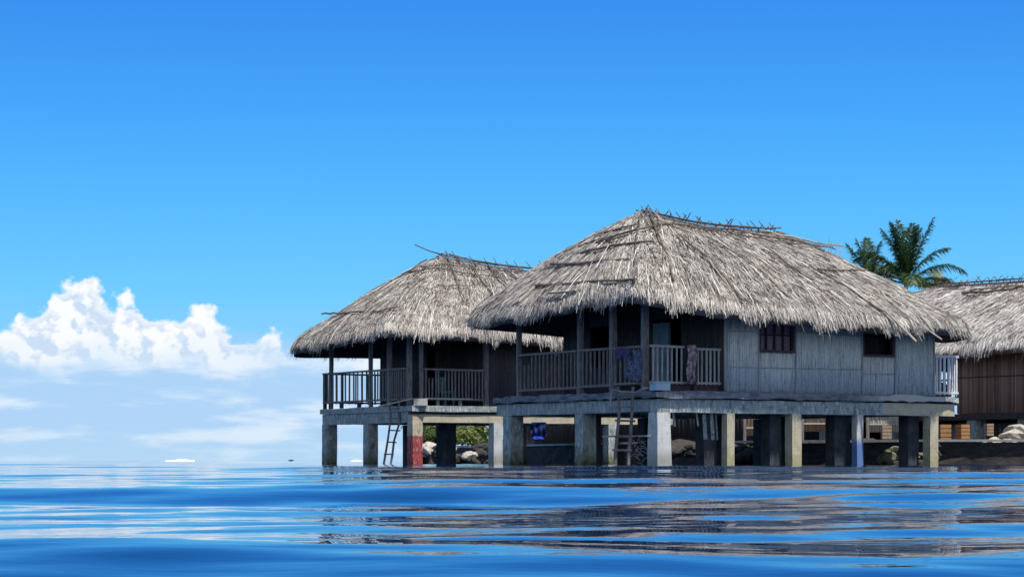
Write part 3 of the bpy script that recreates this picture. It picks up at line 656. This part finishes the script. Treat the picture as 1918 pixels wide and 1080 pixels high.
# hanging cloths
def cloth(name, label, cat, mat, px0, px1, py0, py1, Y0, Y1, fold=.04, seed=0, ragged=0.0):
    rd = random.Random(seed); N, K = 22, 16; c = W((px0+px1)/2, py1, (Y0+Y1)/2); vs = []
    for side in (0, 1):
        for k in range(K+1):
            for i in range(N+1):
                f = i/N; g = k/K; Y = Y0+(Y1-Y0)*f; yb = py1+ragged*math.sin(f*5+seed)
                p = W(px0+(px1-px0)*f, py0+(yb-py0)*g, Y)-c
                d = fold*math.sin(f*17+seed+g*1.5)*(.3+g)+.02*math.sin(g*9+f*4)
                vs.append(p+Vector((.02*math.sin(g*7+seed), -d-.012*side, 0)))
    S = (N+1)*(K+1); fs = []
    for k in range(K):
        for i in range(N):
            a = k*(N+1)+i; fs.append((a, a+1, a+N+2, a+N+1)); fs.append((S+a, S+a+N+1, S+a+N+2, S+a+1))
    bd = [i for i in range(N+1)]+[k*(N+1)+N for k in range(1, K+1)]+[K*(N+1)+i for i in range(N-1, -1, -1)]+[k*(N+1) for k in range(K-1, 0, -1)]
    for a, b in zip(bd, bd[1:]+bd[:1]): fs.append((a, S+a, S+b, b))
    mb = MB(); mb.add(vs, fs); o = mb.build(name, mat, smooth=True); o.location = c; tag(o, label, cat); return o
cloth('towel', 'violet towel bunched over the veranda top rail of the middle hut', 'towel', M['cloth_violet'], 1153, 1181, 651, 672, 53.7, 53.2, seed=2, ragged=3)
cloth('patterned_cloth', 'dark blue cloth with a pale pattern hanging on the railing beside the corner post', 'cloth', M['cloth_blue'], 1170, 1202, 655, 712, 53.5, 52.9, seed=4, ragged=4)
cloth('sarong', 'flowered violet sarong hanging in the gap of the front railing', 'sarong', M['cloth_flower'], 1287, 1304, 646, 716, 52.8, 52.9, .03, seed=6, ragged=3)
mb = MB(); mb.box(-.19, .19, -.13, .13, 0, .17); mb.box(-.205, .205, -.145, .145, .172, .195); o = mb.build('storage_box', M['pale_blue'])
o.location = fm.M @ Vector((.12, .08, 1.685)); o.rotation_euler = (0, 0, TH); tag(o, 'pale blue plastic box at the deck corner of the middle hut', 'box')
mb = MB(); P = [W(1214, 725, 52.0), W(1200, 729, 52.1), W(1190, 735, 52.3), W(1180, 733, 52.4), W(1160, 732, 52.5), W(1148, 729, 52.7), W(1144, 740, 52.7), W(1143, 760, 52.7)]
c = P[0].copy(); mb.tube([p-c for p in P], .018, 5); o = mb.build('rope', M['rope']); o.location = c; tag(o, 'grey rope strung from the pale blue box to the ladder top', 'rope')
# white box on left hut
mb = MB(); mb.box(-.18, .2, -.12, .12, 0, .2); mb.bar((-.2, 0, .2), (-1.15, .25, -.02), .035, .03); o = mb.build('crate', M['pale_wood'])
o.location = fl_.M @ Vector((.22, -.02, 1.665)); o.rotation_euler = (0, 0, R(10)); tag(o, 'pale wooden box with a loose lath on the corner of the left hut deck', 'box')
# sticks and things on left veranda
mb = MB(); mb.box(-.2, .2, -.2, .2, .40, .44); 
for sx in (-.17, .17):
    for sy in (-.17, .17): mb.box(sx-.02, sx+.02, sy-.02, sy+.02, 0, .4)
mb.box(-.2, .2, .17, .2, .441, .85); o = mb.build('chair', M['teal_paint']); o.location = fl_.M @ Vector((1.5, .75, 1.665)); o.rotation_euler = (0, 0, TH+.3)
tag(o, 'small faded teal chair behind the railing of the left hut veranda', 'chair')

# ================================================================== LAND, SEAWALL, ROCKS
shore = [(-4.2, 99), (-2.6, 88), (0.3, 80), (3.9, 68), (7.0, 63.2), (10.75, 60.6), (17.4, 58.5), (70, 48)]
mb = MB(); top = [(x, y+.15, .58) for x, y in shore]+[(400, 40, .58), (400, 900, .58), (30, 900, .58), (-3.0, 125, .58)]
bot = [(x, y, -2) for x, y, z in top]; n = len(top)
mb.add(top+bot, [tuple(range(n)), tuple(range(2*n-1, n-1, -1))]+[(i, n+i, n+(i+1) % n, (i+1) % n) for i in range(n)])
tag(mb.build('ground', M['earth']), kind='structure')
mb = MB(); cp = MB()
for (x0, y0), (x1, y1) in zip(shore[1:-1], shore[2:]):
    d = Vector((x1-x0, y1-y0, 0)); L = d.length; d /= L; nrm = Vector((d.y, -d.x, 0)); N = max(2, int(L/.5)); vs = []
    for i in range(N+1):
        p = Vector((x0, y0, 0))+d*(L*i/N)
        for (off, z) in ((.05, -1.5), (.02, 0), (-.02, .3), (0, .60), (-.3, .60), (-.3, -1.5)):
            vs.append(p+nrm*(off+random.uniform(-.04, .04))+Vector((0, 0, z+random.uniform(-.02, .0))))
    fs = [tuple(range(5, -1, -1)), tuple(N*6+k for k in range(6))]
    for i in range(N):
        for k in range(6): fs.append((i*6+k, i*6+(k+1) % 6, (i+1)*6+(k+1) % 6, (i+1)*6+k))
    mb.add(vs, fs)
    a = Vector((x0, y0, .635))-nrm*.12; b = Vector((x1, y1, .635))-nrm*.12; cp.bar(a, b, .42, .06)
sw = mb.build('sea_wall', M['seawall']); tag(sw, 'low dark sea wall with a pale cap holding the shore behind the huts', 'sea wall'); cp.build('cap', M['cap'], sw)

def rock_mesh(seed, mat):
    rd = np.random.default_rng(seed); import bmesh
    bm = bmesh.new(); bmesh.ops.create_icosphere(bm, subdivisions=3, radius=1)
    ks = [(rd.normal(0, 1, 3)*rd.uniform(1, 4), rd.uniform(0, 6)) for _ in range(9)]
    for v in bm.verts:
        d = 1+sum(.10*math.sin(float(np.dot(k, v.co))+ph) for k, ph in ks); v.co *= d; v.co.z *= .7
        v.co += Vector(rd.normal(0, .02, 3))
    me = bpy.data.meshes.new('rock'); bm.to_mesh(me); bm.free(); me.materials.append(mat); return me
rm_ = {k: [rock_mesh(30+i+j*7, M[k]) for i in range(4)] for j, k in enumerate(('rock', 'rock_moss', 'pale_rock'))}
def rock(kind, i, px, py, Y, r, label, group, sq=1):
    o = bpy.data.objects.new('rock', rm_[kind][i % 4]); col.objects.link(o); o.location = W(px, py, Y); o.scale = (r*random.uniform(.9, 1.3), r, r*sq)
    o.rotation_euler = (random.uniform(-.3, .3), random.uniform(-.3, .3), random.uniform(0, 6)); tag(o, label, 'rock', group); return o
for i, (px, py, r, k) in enumerate([(1660, 858, .22, 'rock_moss'), (1676, 850, .24, 'rock_moss'), (1690, 857, .25, 'rock_moss'), (1683, 843, .15, 'rock'), (1706, 856, .2, 'rock_moss'), (1722, 858, .17, 'rock_moss'),
        (1735, 852, .16, 'rock_moss'), (1745, 859, .16, 'rock'), (1752, 849, .13, 'rock'), (1756, 834, .12, 'rock'), (1668, 866, .22, 'rock'), (1700, 866, .24, 'rock'), (1730, 866, .2, 'rock')]):
    rock(k, i, px, py, 59.3+.15*(i % 3), r, 'mossy rock in the heap at the waterline under the right end of the middle hut', 'rocks under the right end of the middle hut')
for i, (px, py, r) in enumerate([(1895, 826, .28), (1907, 822, .36), (1922, 818, .5), (1880, 829, .2), (1862, 829, .22), (1850, 830, .16), (1938, 820, .5)]):
    rock('pale_rock', i, px, py, 62.0+.3*(i % 2), r, 'pale coral rock piled on the sea wall near the right edge', 'pale rocks on the sea wall', .7)
for i in range(34):
    px = 797+i*5.0; k = ('rock', 'pale_rock', 'rock', 'rock')[i % 4]
    rock(k, i, px, random.uniform(838, 864), 84-.1*i+random.uniform(-1.2, .6), random.uniform(.16, .38), ('dark' if k == 'rock' else 'pale')+' rock on the shore seen between the stilts of the left hut', k.replace('_', ' ')+'s on the shore behind the left hut', .85)
# rubble mounds filling the dark under the middle hut
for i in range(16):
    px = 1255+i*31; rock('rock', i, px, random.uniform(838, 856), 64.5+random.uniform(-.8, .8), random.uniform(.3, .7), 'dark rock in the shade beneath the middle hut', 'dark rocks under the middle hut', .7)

def fence(label, p0, p1, z0, z1, mat, seed, holes=()):
    rd = random.Random(seed); P0 = Vector(p0); P1 = Vector(p1); L = (P1-P0).length; e = empty('bamboo_fence', (*p0, 0), math.atan2(p1[1]-p0[1], p1[0]-p0[0])); tag(e, label, 'fence')
    V = []; T = []; Fq = []; x = 0
    while x < L:
        w = rd.uniform(.05, .10); g = rd.choice((0, 0, .01)); n = len(V); zt = z1+rd.uniform(-.06, .06); y = rd.uniform(-.01, .01)
        for z in (z0, zt):
            for (xx, yy) in ((x, y), (x+w, y), (x+w, y+.03), (x, y+.03)): V.append((xx, yy, z)); T.append(rd.random())
        for f in ((3, 2, 1, 0), (4, 5, 6, 7), (0, 1, 5, 4), (1, 2, 6, 5), (2, 3, 7, 6), (3, 0, 4, 7)): Fq.append([i+n for i in f])
        x += w+g
    np_mesh('panel', np.array(V), np.array(Fq), [mat], None, e, np.array(T))
    for x in np.arange(0, L+.1, 1.6): m2 = MB(); m2.box(x, x+.09, -.09, -.015, .5, z1+.1); m2.build('post', M['grey_wood'], e)
    for z in (z0+.25, z1-.2): m2 = MB(); m2.bar((0, -.04, z), (L, -.04, z), .04, .05); m2.build('rail', M['pale_wood'], e)
X = lambda px, Y: (px-959)/F*Y
fence('tan bamboo fence panel seen beneath the middle hut between its middle stilts', (X(1392, 74), 74), (X(1445, 74), 74), .9, 2.3, M['tan_bamboo'], 1)
fence('low weathered bamboo fence seen beneath the middle hut right of the second window', (X(1622, 73), 73), (X(1690, 73), 73), 1.0, 1.75, M['pale_wood'], 2)
fence('broken bamboo fence panel seen just right of the cream middle stilt', (X(1500, 75), 75), (X(1545, 75), 75), 1.05, 2.4, M['tan_bamboo'], 3)
fence('long bamboo fence behind the top of the corner opening', (X(1230, 76), 76), (X(1330, 76), 76), 1.6, 2.4, M['pale_wood'], 4)
def crate(px, py, Y, w, d, h, mat, label, rz=0):
    e = empty('crate', W(px, py, Y), rz); tag(e, label, 'crate', 'wooden crates under the huts')
    for k in range(4):
        m2 = MB(); z = h*k/4+.01; m2.box(-w/2, w/2, -d/2, -d/2+.02, z, z+h/4-.02); m2.box(-w/2, w/2, d/2-.02, d/2, z, z+h/4-.02); m2.box(-w/2, -w/2+.02, -d/2+.02, d/2-.02, z, z+h/4-.02); m2.box(w/2-.02, w/2, -d/2+.02, d/2-.02, z, z+h/4-.02); m2.build('board', mat, e)
    m2 = MB(); m2.box(-w/2+.02, w/2-.02, -d/2+.02, d/2-.02, 0, .02); m2.build('bottom', mat, e)
crate(1770, 826, 66, .3, .3, .48, M['orange_wood'], 'orange wooden crate just right of the last cream stilt')
crate(1803, 822, 66, .28, .3, .42, M['orange_wood'], 'orange crate half hidden by the wide grey stilt of the right hut', .4)
crate(1852, 816, 67, .2, .25, .36, M['tan_bamboo'], 'small tan crate between stilts of the right hut', .2)
crate(1660, 822, 70, .28, .3, .42, M['tan_bamboo'], 'tan crate under the middle hut near its last stilt')
crate(1428, 833, 70, .42, .35, .22, M['tan_bamboo'], 'low tan crate under the middle hut below the fence panel')
# blue tarp bundle
mb = MB(); rd = np.random.default_rng(5)
o = bpy.data.objects.new('bundle', rock_mesh(77, M['blue_tarp'])); col.objects.link(o); o.location = W(1007, 821, 61); o.scale = (.17, .13, .08)
tag(o, 'small bright blue bundle in the dark beneath the middle hut veranda', 'bundle')
cloth('tarpaulin', 'dark blue tarpaulin hung in the shade above the bright blue bundle under the middle hut', 'tarpaulin', M['navy_tarp'], 994, 1022, 790, 817, 61.3, 61.2, seed=8)
# sheds added behind the huts to darken and close the view under the decks
def shed(x0, y0, x1, y1, z1, label, mat, dep=2.5):
    L = math.hypot(x1-x0, y1-y0); e = empty('shed', (x0, y0, 0), math.atan2(y1-y0, x1-x0)); tag(e, label, 'shed')
    for (ax_, c, s0, s1, out) in (('a', 0, 0, L, -1), ('a', dep, 0, L, 1), ('b', 0, .05, dep-.05, -1), ('b', L, .05, dep-.05, 1)):
        wall_panel('wall', e, mat, ax_, c, s0, s1, .5, z1, [], out=out, strip=.12, seed=int(x0*10)+ord(ax_))
    mb = MB(); vs = [(-.3, -.3, z1-.02), (L+.3, -.3, z1-.02), (L+.3, dep+.3, z1-.02), (-.3, dep+.3, z1-.02), (.5, dep/2, z1+.7), (L-.5, dep/2, z1+.7)]
    mb.add(vs, [(3, 2, 1, 0), (0, 1, 5, 4), (1, 2, 5), (2, 3, 4, 5), (3, 0, 4)]); mb.build('roof', M['thatch_under'], e)
shed(X(950, 80), 80, X(1385, 79), 77.5, 2.6, 'added dark low shed on the shore behind the ladder of the middle hut', M['wall_shed'])
shed(X(1555, 78), 78, X(1800, 78), 80, 2.5, 'added dark low shed behind the right half of the middle hut', M['wall_shed'])

shed(X(1800, 84), 84, X(2150, 84), 82, 2.3, 'added dark low shed on the shore behind the stilts of the right hut', M['wall_shed'])
# ================================================================== PALMS AND SHRUBS
def frond(V, Fq, T, base, az, el, L, droop, rd, nl=34, ll=.75, tn=.4, twist=0):
    """curved rachis with leaflets hanging to either side"""
    az_v = Vector((math.cos(az), math.sin(az), 0)); pts = []; p = Vector(base); e = el; ds = L/nl
    for i in range(nl+1):
        pts.append(p.copy()); d = az_v*math.cos(e)+Vector((0, 0, math.sin(e))); p = p+d*ds; e -= droop/nl*(.4+1.4*i/nl)
    side = Vector((-math.sin(az), math.cos(az), 0))
    def quad(a, b, c, d, t):
        n = len(V); V.extend([tuple(a), tuple(b), tuple(c), tuple(d)]); Fq.append([n, n+1, n+2, n+3]); T.extend([t]*4)
    for i in range(nl):
        r = .035*(1-i/nl)+.006; a, b = pts[i], pts[i+1]; d = (b-a).normalized(); up = side.cross(d).normalized()
        quad(a-side*r, b-side*r, b+side*r, a+side*r, min(1, tn+.35)); quad(a-up*r, b-up*r, b+up*r, a+up*r, min(1, tn+.3))
        f = i/nl
        if f < .12: continue
        lw = ll*math.sin(math.pi*min(1, .12+.88*f))**.6*(1 if f < .85 else .8)+.1
        for sg in (-1, 1):
            for _ in range(1 if nl < 30 else 3):
                o = a.lerp(b, rd.random()); v = (side*sg*rd.uniform(.75, 1)+d*rd.uniform(.55, .9)+up*rd.uniform(-.25, .35)).normalized()
                l = lw*rd.uniform(.8, 1.1); m = o+v*l*.5; q = o+v*l+Vector((0, 0, -l*rd.uniform(.1, .5)))
                wv = v.cross(up).normalized()*.024
                t = max(0, min(1, tn+rd.gauss(0, .13)))
                quad(o-wv*.5, m-wv, m+wv, o+wv*.5, t); quad(m-wv, q-wv*.12, q+wv*.12, m+wv, t)
def palm(px, Y, zc, label, fr, seed, lean=.3, ll=.74):
    rd = random.Random(seed); x = X(px, Y); e = empty('palm_tree', (x-lean, Y, .5)); tag(e, label, 'palm tree', 'coconut palms behind the huts')
    mb = MB(); P = [(lean*(k/10)**1.6, 0, -.5+(zc)*k/10) for k in range(11)]; mb.tube(P, .17, 10, r1=.10); mb.build('trunk', M['trunk'], e, True)
    V, Fq, T = [], [], []
    for (az, el, L, dr, tn) in fr: frond(V, Fq, T, (lean+rd.uniform(-.06, .06), rd.uniform(-.06, .06), zc-.52+rd.uniform(-.05, .1)), R(az), R(el), L, dr, rd, ll=ll, tn=tn)
    np_mesh('crown', np.array(V), np.array(Fq), [M['palm_leaf']], None, e, np.array(T))
    return e
zc = CH+(HY-533)/F*112
palm(1697, 112, zc, 'tall coconut palm with upright fronds behind the roof of the middle hut', [
    (120, 86, 3.15, .25, .2), (160, 80, 3.15, .2, .15), (60, 83, 3.0, .3, .25), (190, 50, 2.9, 1.6, .3), (350, 60, 2.7, .9, .3), (185, 10, 2.6, .9, .2), (200, 82, 3.0, .35, .25), (330, 84, 2.9, .3, .3), (175, 76, 2.9, .45, .2), (5, 79, 2.7, .2, .25),
    (2, 70, 3.45, .12, .15), (178, 66, 3.2, 1.75, .2), (182, 60, 3.2, 1.3, .1), (358, 46, 3.3, 1.5, .3), (5, 24, 2.8, 1.2, .8),
    (180, 30, 3.0, 1.5, .65), (170, 18, 2.6, 1.4, .55), (95, 55, 2.6, 1.4, .3), (270, 30, 2.4, 1.5, .45), (0, 4, 2.2, .8, .15)], 3)
palm(1628, 128, CH+(HY-528)/F*128, 'shorter coconut palm half hidden left of the tall palm', [
    (100, 86, 2.5, .15, .3), (172, 78, 2.5, .2, .2), (160, 66, 2.5, .25, .25), (5, 80, 2.3, .25, .3), (10, 52, 2.6, 1.3, .8), (172, 44, 2.4, 1.5, .75), (300, 40, 2.2, 1.2, .6), (185, 20, 2, 1.2, .6)], 9)
palm(1765, 125, CH+(HY-560)/F*125, 'low coconut palm with yellow green fronds between the two right roofs', [
    (100, 70, 2.2, .8, .7), (10, 50, 1.9, 1.1, .85), (170, 50, 2.4, 1.1, .8), (60, 40, 2.0, 1.2, .5), (350, 30, 1.7, 1.4, .7), (190, 30, 2.2, 1.4, .6), (140, 60, 2.0, .9, .75), (260, 60, 1.9, 1, .6)], 12, ll=.6)
def shrub(px, Y, z0, kind, label, seed, n=11, L=1.3):
    rd = random.Random(seed); e = empty('shrub', (X(px, Y), Y, z0)); tag(e, label, 'shrub', 'green shrubs on the shore behind the left hut')
    V, Fq, T = [], [], []
    if kind == 'frond':
        for i in range(n): frond(V, Fq, T, (0, 0, 0), rd.uniform(0, 6.28), R(rd.uniform(35, 85)), L*rd.uniform(.8, 1.2), rd.uniform(.8, 1.9), rd, nl=20, ll=.4, tn=rd.uniform(.2, .8))
    else:
        for i in range(520):
            d = Vector((rd.gauss(0, 1), rd.gauss(0, 1), abs(rd.gauss(0, 1)))).normalized(); c = d*L*.62*rd.uniform(.45, 1)**.5+Vector((0, 0, .1)); s = rd.uniform(.05, .11)
            a = Vector((rd.gauss(0, 1), rd.gauss(0, 1), rd.gauss(0, .6))).normalized(); b = a.cross(d).normalized()
            nn = len(V); V.extend([tuple(c-a*s*1.5), tuple(c-b*s*.6), tuple(c+a*s*1.5), tuple(c+b*s*.6)]); Fq.append([nn, nn+1, nn+2, nn+3]); t = rd.random()**1.3 if kind == 'leaf' else .5+.5*rd.random(); T.extend([t]*4)
    np_mesh('foliage', np.array(V), np.array(Fq), [M['shrub_leaf']], None, e, np.array(T))
    mb = MB()
    for i in range(5): mb.tube([(0, 0, -.3), (rd.uniform(-.3, .3), rd.uniform(-.2, .2), L*.45)], .025, 5, r1=.01)
    mb.build('stem', M['trunk'], e)
for i, (px, Y, z0, k, L, lb_) in enumerate([(800, 96, .75, 'frond', 1.25, 'feathery green shrub nearest the red footed stilt, seen under the left hut'), (822, 98, .7, 'frond', 1.3, 'broad frond shrub right of the feathery one under the left hut'),
        (846, 96, .75, 'leaf', 1.2, 'bright green leafy shrub partly behind a dark stilt of the left hut'), (869, 94, .7, 'yellow', 1.15, 'yellowish leafy shrub between the two dark stilts of the left hut'),
        (888, 97, .7, 'frond', 1.3, 'frond shrub just left of the white stilt of the left hut'), (910, 97, .7, 'leaf', 1.3, 'dark leafy shrub behind the white stilt of the left hut'), (834, 101, .9, 'leaf', 1.3, 'rearmost leafy shrub on the shore under the left hut'), (876, 101, .9, 'leaf', 1.3, 'rear green shrub beside the yellowish one under the left hut'), (806, 101, .9, 'leaf', 1.2, 'leafy shrub at the left end of the shore')]):
    shrub(px, Y, z0, k, lb_, 40+i, L=L)

# ================================================================== SEA
def sea():
    r = [.25]; 
    while r[-1] < 300: r.append(r[-1]*(1.0055 if r[-1] > 1.5 else 1.03))
    while r[-1] < 12000: r.append(r[-1]*1.06)
    r = np.array(r)
    th = np.concatenate([np.arange(-180, -30, 5.), np.arange(-30, -15, .35), np.arange(-15, 15, .038), np.arange(15, 30, .35), np.arange(30, 180, 5.)])*math.pi/180
    Rg, Tg = np.meshgrid(r, th, indexing='ij'); X_ = Rg*np.sin(Tg); Y_ = Rg*np.cos(Tg); Z = np.zeros_like(X_)
    g = np.random.default_rng(SEED); dr = Rg*.0055
    comps = []
    for lo, hi, n, slope, spread in BANDS:
        for lam in g.uniform(lo, hi, n): comps.append((lam, slope*g.uniform(.6, 1.3)*lam/(2*math.pi), spread))
    for lam, amp, spread in comps:
        an = g.normal(0, spread)+math.pi/2+.10; k = 2*math.pi/lam; ph = g.uniform(0, 6.283)
        w = k*(X_*math.cos(an)+Y_*math.sin(an))+ph
        fade = np.clip(1.3-5*dr/lam, 0, 1)*(1 if lam > .9 else 1/(1+(Rg/(lam*60))**2))
        Z += amp*fade*(np.sin(w)+.18*np.cos(2*w))
    grp = 1+.35*np.sin(X_*.8+Y_*.33+1)*np.sin(Y_*.21-X_*.25+2)
    env = np.clip((Rg-.4)/1.2, 0, 1)*np.clip((900-Rg)/600, 0, 1)
    Z *= env*grp
    Z = np.where(Z > CH-.035, CH-.035+(Z-(CH-.035))*.2, Z)
    V = np.stack([X_, Y_, Z], -1).reshape(-1, 3); nr, nt = X_.shape
    i, j = np.meshgrid(np.arange(nr-1), np.arange(nt), indexing='ij'); i = i.ravel(); j = j.ravel(); j2 = (j+1) % nt
    Fq = np.stack([i*nt+j, i*nt+j2, (i+1)*nt+j2, (i+1)*nt+j], 1)
    m, t, b, co = mat_new('sea_water')
    b.inputs['Base Color'].default_value = (.001, .036, .115, 1); b.inputs['Roughness'].default_value = .0; b.inputs['IOR'].default_value = 1.33
    n = t.noise(t.mapping(co, (1, 2.6, 1)), 5, 3, .5)
    bp = t.bump(n, .05, .02)
    t.L.new(bp, b.inputs['Normal'])
    o = np_mesh('water', V, Fq, [m], smooth=True); tag(o, kind='structure')
SEED = 72
BANDS = [(5, 9, 4, .006, .3), (2.2, 5, 7, .008, .35), (.9, 2.0, 9, .013, .5), (.3, .7, 12, .009, .65), (.12, .3, 14, .004, .7)]
sea()
# distant breaking waves
def foam(px, py, wpx, hpx, Y, label, seed):
    rd = random.Random(seed); c = W(px, HY, Y); w = wpx/F*Y/2; h = hpx/F*Y; N = 40; vs = []; fs = []
    for i in range(N+1):
        f = -1+2*i/N; hh = h*(1-abs(f)**2.2)*rd.uniform(.5, 1)*(.6+.4*math.sin(f*4+seed))+.02
        for (y, z) in ((-h*1.5, -CH-.3), (-h*.8, hh*.5), (-h*.1, hh), (h*.8, hh*.6), (h*1.5, -CH-.3)): vs.append((f*w, y, z+rd.uniform(-.1, .1)*hh))
    for i in range(N):
        for k in range(4): fs.append((i*5+k, i*5+k+1, (i+1)*5+k+1, (i+1)*5+k))
    fs += [tuple(range(5)), tuple(N*5+k for k in range(4, -1, -1))]
    mb = MB(); mb.add(vs, fs); o = mb.build('breaking_wave', M['foam'], smooth=True); o.location = (c.x, c.y, c.z); tag(o, label, 'wave')
foam(338, 860, 56, 4.2, 420, 'white crest of a wave breaking on the horizon at the left', 1)
foam(668, 860, 22, 2.6, 420, 'small white breaking wave seen between the left hut stilts', 2)
mb = MB(); pr = [(-1, 0), (-.8, .25), (.75, .28), (1.1, .45)]
vs = []
for (x, hw, zb_, zt2) in ((-1.3, .04, .1, .5), (-.8, .3, -.1, .42), (0, .38, -.15, .38), (.8, .3, -.1, .42), (1.4, .04, .15, .58)):
    vs += [(x, -hw, zt2), (x, -hw*.5, zb_), (x, hw*.5, zb_), (x, hw, zt2)]
fs = [(0, 1, 2, 3), (19, 18, 17, 16)]
for i in range(4):
    for k in range(4): fs.append((i*4+k, (i+1)*4+k, (i+1)*4+(k+1) % 4, i*4+(k+1) % 4))
mb.add(vs, fs); mb.tube([(0, 0, .3), (0, 0, .75), (.1, 0, 1.0)], .14, 6, r1=.1)
o = mb.build('canoe', M['dark_wood']); o.location = (X(545, 700), 700, 0.1); o.scale = (.6, .6, .6); tag(o, 'tiny dark canoe far out on the horizon left of the huts', 'canoe')

# ================================================================== SKY AND SUN
SUN_EL, SUN_H = 0, (.60, -.30)     # horizontal direction towards the sun
def setup_light(p=.08, q=.45):
    c, s = math.cos(TH), math.sin(TH)
    h = Vector((p*c+q*s, p*s-q*c, 1.0)).normalized()
    sun = bpy.data.lights.new('sun', 'SUN'); so = bpy.data.objects.new('sun', sun); col.objects.link(so)
    so.rotation_euler = h.to_track_quat('Z', 'Y').to_euler(); sun.energy = 5; sun.angle = R(.5); sun.color = (1, .955, .89)
    return math.asin(h.z), math.atan2(h.x, h.y)
el, az = setup_light()
w = bpy.data.worlds.new('World'); scene.world = w; w.use_nodes = True; t = NT(w.node_tree)
bg = w.node_tree.nodes['Background']
sky = t.N.new('ShaderNodeTexSky'); sky.sky_type = 'NISHITA'; sky.sun_disc = False; sky.sun_elevation = el; sky.sun_rotation = az
sky.air_density = 1; sky.dust_density = .3; sky.ozone_density = 3
tc = t.N.new('ShaderNodeTexCoord').outputs['Generated']; x, y, z = sep(t, tc)
hl_ = t.m('SQRT', t.m('ADD', t.m('MULTIPLY', x, x), t.m('MULTIPLY', y, y)))
V_ = t.m('DIVIDE', z, t.m('MAXIMUM', hl_, .001)); U_ = t.m('ARCTAN2', x, y)
Vp = t.m('MAXIMUM', V_, 0.0)
sq = t.m('POWER', t.m('DIVIDE', Vp, t.m('ADD', Vp, .35)), .6)   # 0..1, spreads the low elevations
def sv(v): return (v/(v+.35))**.6
grad = t.ramp(sq, [(0, (.46, .72, .95)), (sv(.012), (.42, .70, .95)), (sv(.035), (.30, .66, 1.0)), (sv(.07), (.135, .60, 1.05)), (sv(.105), (.075, .50, 1.05)), (sv(.15), (.035, .37, 1.0)), (sv(.196), (.02, .265, .90)),
                   (sv(.35), (.008, .14, .57)), (sv(.8), (.006, .07, .30)), (1, (.006, .05, .20))])
nis = t.mix(1.0, sky.outputs[0], (.11, .11, .11), 'MULTIPLY')
base = t.mix(.90, nis, grad)
cv = t.N.new('ShaderNodeCombineXYZ'); t.L.new(U_, cv.inputs[0]); t.L.new(V_, cv.inputs[1])
uv = cv.outputs[0]
# height profile of the cumulus bank by bearing
fc = t.N.new('ShaderNodeFloatCurve'); cm = fc.mapping.curves[0]
def up(px): return ((px-959)/F+.35)/.70
def vp(py): return (HY-py)/F/.1
prof = [(-600, 640), (-400, 600), (-250, 630), (-120, 560), (-20, 568), (25, 612), (60, 600), (100, 560), (130, 535), (160, 521), (190, 532), (215, 555), (260, 572), (300, 592), (335, 592), (362, 583), (395, 592), (430, 622), (470, 640), (510, 622), (535, 650), (600, 672), (800, 690), (1100, 700), (1800, 700), (2200, 690)]
pts = [(0, vp(700))]+[(up(a), vp(b)) for a, b in prof]+[(1, vp(700))]
while len(cm.points) < len(pts): cm.points.new(.5, .5)
for p_, (a, b) in zip(cm.points, pts): p_.location = (a, b); p_.handle_type = 'AUTO'
fc.mapping.use_clip = False; fc.mapping.update()
t.put(fc.inputs['Value'], t.m('DIVIDE', t.m('ADD', U_, .35), .70, clamp=True))
top = t.m('MULTIPLY', fc.outputs[0], .1)
def fbm(off, scale=90, det=6, rough=.5): return t.noise(t.mapping(uv, (1, 1.15, 1), off), scale, det, rough)
n1 = fbm((3.1, 1.7, 0)); n2 = fbm((3.1-.0028, 1.7-.0034, 0)); nb = t.noise(t.mapping(uv, (1, 1.3, 1), (5, 2, 0)), 38, 4, .5)
# bright haze added to the unseen sky behind the camera, lifts the shaded front walls
back = t.m('MULTIPLY', t.smooth(y, .1, -.7), t.smooth(Vp, 1.2, .2))
base = t.mix(t.m('MULTIPLY', back, .6), base, (.92, .95, .93))
dens = t.m('ADD', t.m('SUBTRACT', top, V_), t.m('MULTIPLY', t.m('SUBTRACT', n1, .5), .034))
mask = t.smooth(dens, -.0010, .0040)
basef = t.m('ADD', V_, t.m('MULTIPLY', t.m('SUBTRACT', nb, .5), .028))
body = t.smooth(basef, .036, .047)
left = t.smooth(U_, -.075, -.10, 0, 1)
cum = t.m('MULTIPLY', t.m('MULTIPLY', mask, body), 1.0)
rel = t.m('SUBTRACT', n1, n2)                         # relief towards the light
lit = t.smooth(rel, -.10, .05)
lit = t.m('MAXIMUM', t.m('MULTIPLY', lit, .85), t.smooth(dens, .012, .0, 0, .75))
ccol = t.mix(lit, (.60, .74, .93), (1.04, 1.04, 1.03))
ccol = t.mix(t.smooth(basef, .056, .044, 0, .35), ccol, (.62, .78, .95))
# hazy shadowed layer below and streaks
layer = t.smooth(t.m('ADD', V_, t.m('MULTIPLY', t.m('SUBTRACT', nb, .5), .012)), .056, .040)
layer = t.m('MULTIPLY', layer, t.smooth(V_, .000, .02, .55, 1))
layer = t.m('MULTIPLY', layer, t.smooth(top, .020, .045, .5, 1))
st = t.noise(t.mapping(uv, (1, 5.5, 1), (2.2, .3, 0)), 16, 6, .55)
lc = t.mix(t.smooth(st, .46, .66), (.44, .66, .94), (.82, .90, 1.0))
c = t.mix(t.m('MULTIPLY', layer, .85), base, lc)
c = t.mix(cum, c, ccol)
t.L.new(c, bg.inputs[0]); bg.inputs[1].default_value = 1.0

scene.view_settings.view_transform = 'Standard'; scene.view_settings.look = 'None'; scene.view_settings.exposure = 0; scene.view_settings.gamma = 1
scene.render.engine = 'CYCLES'
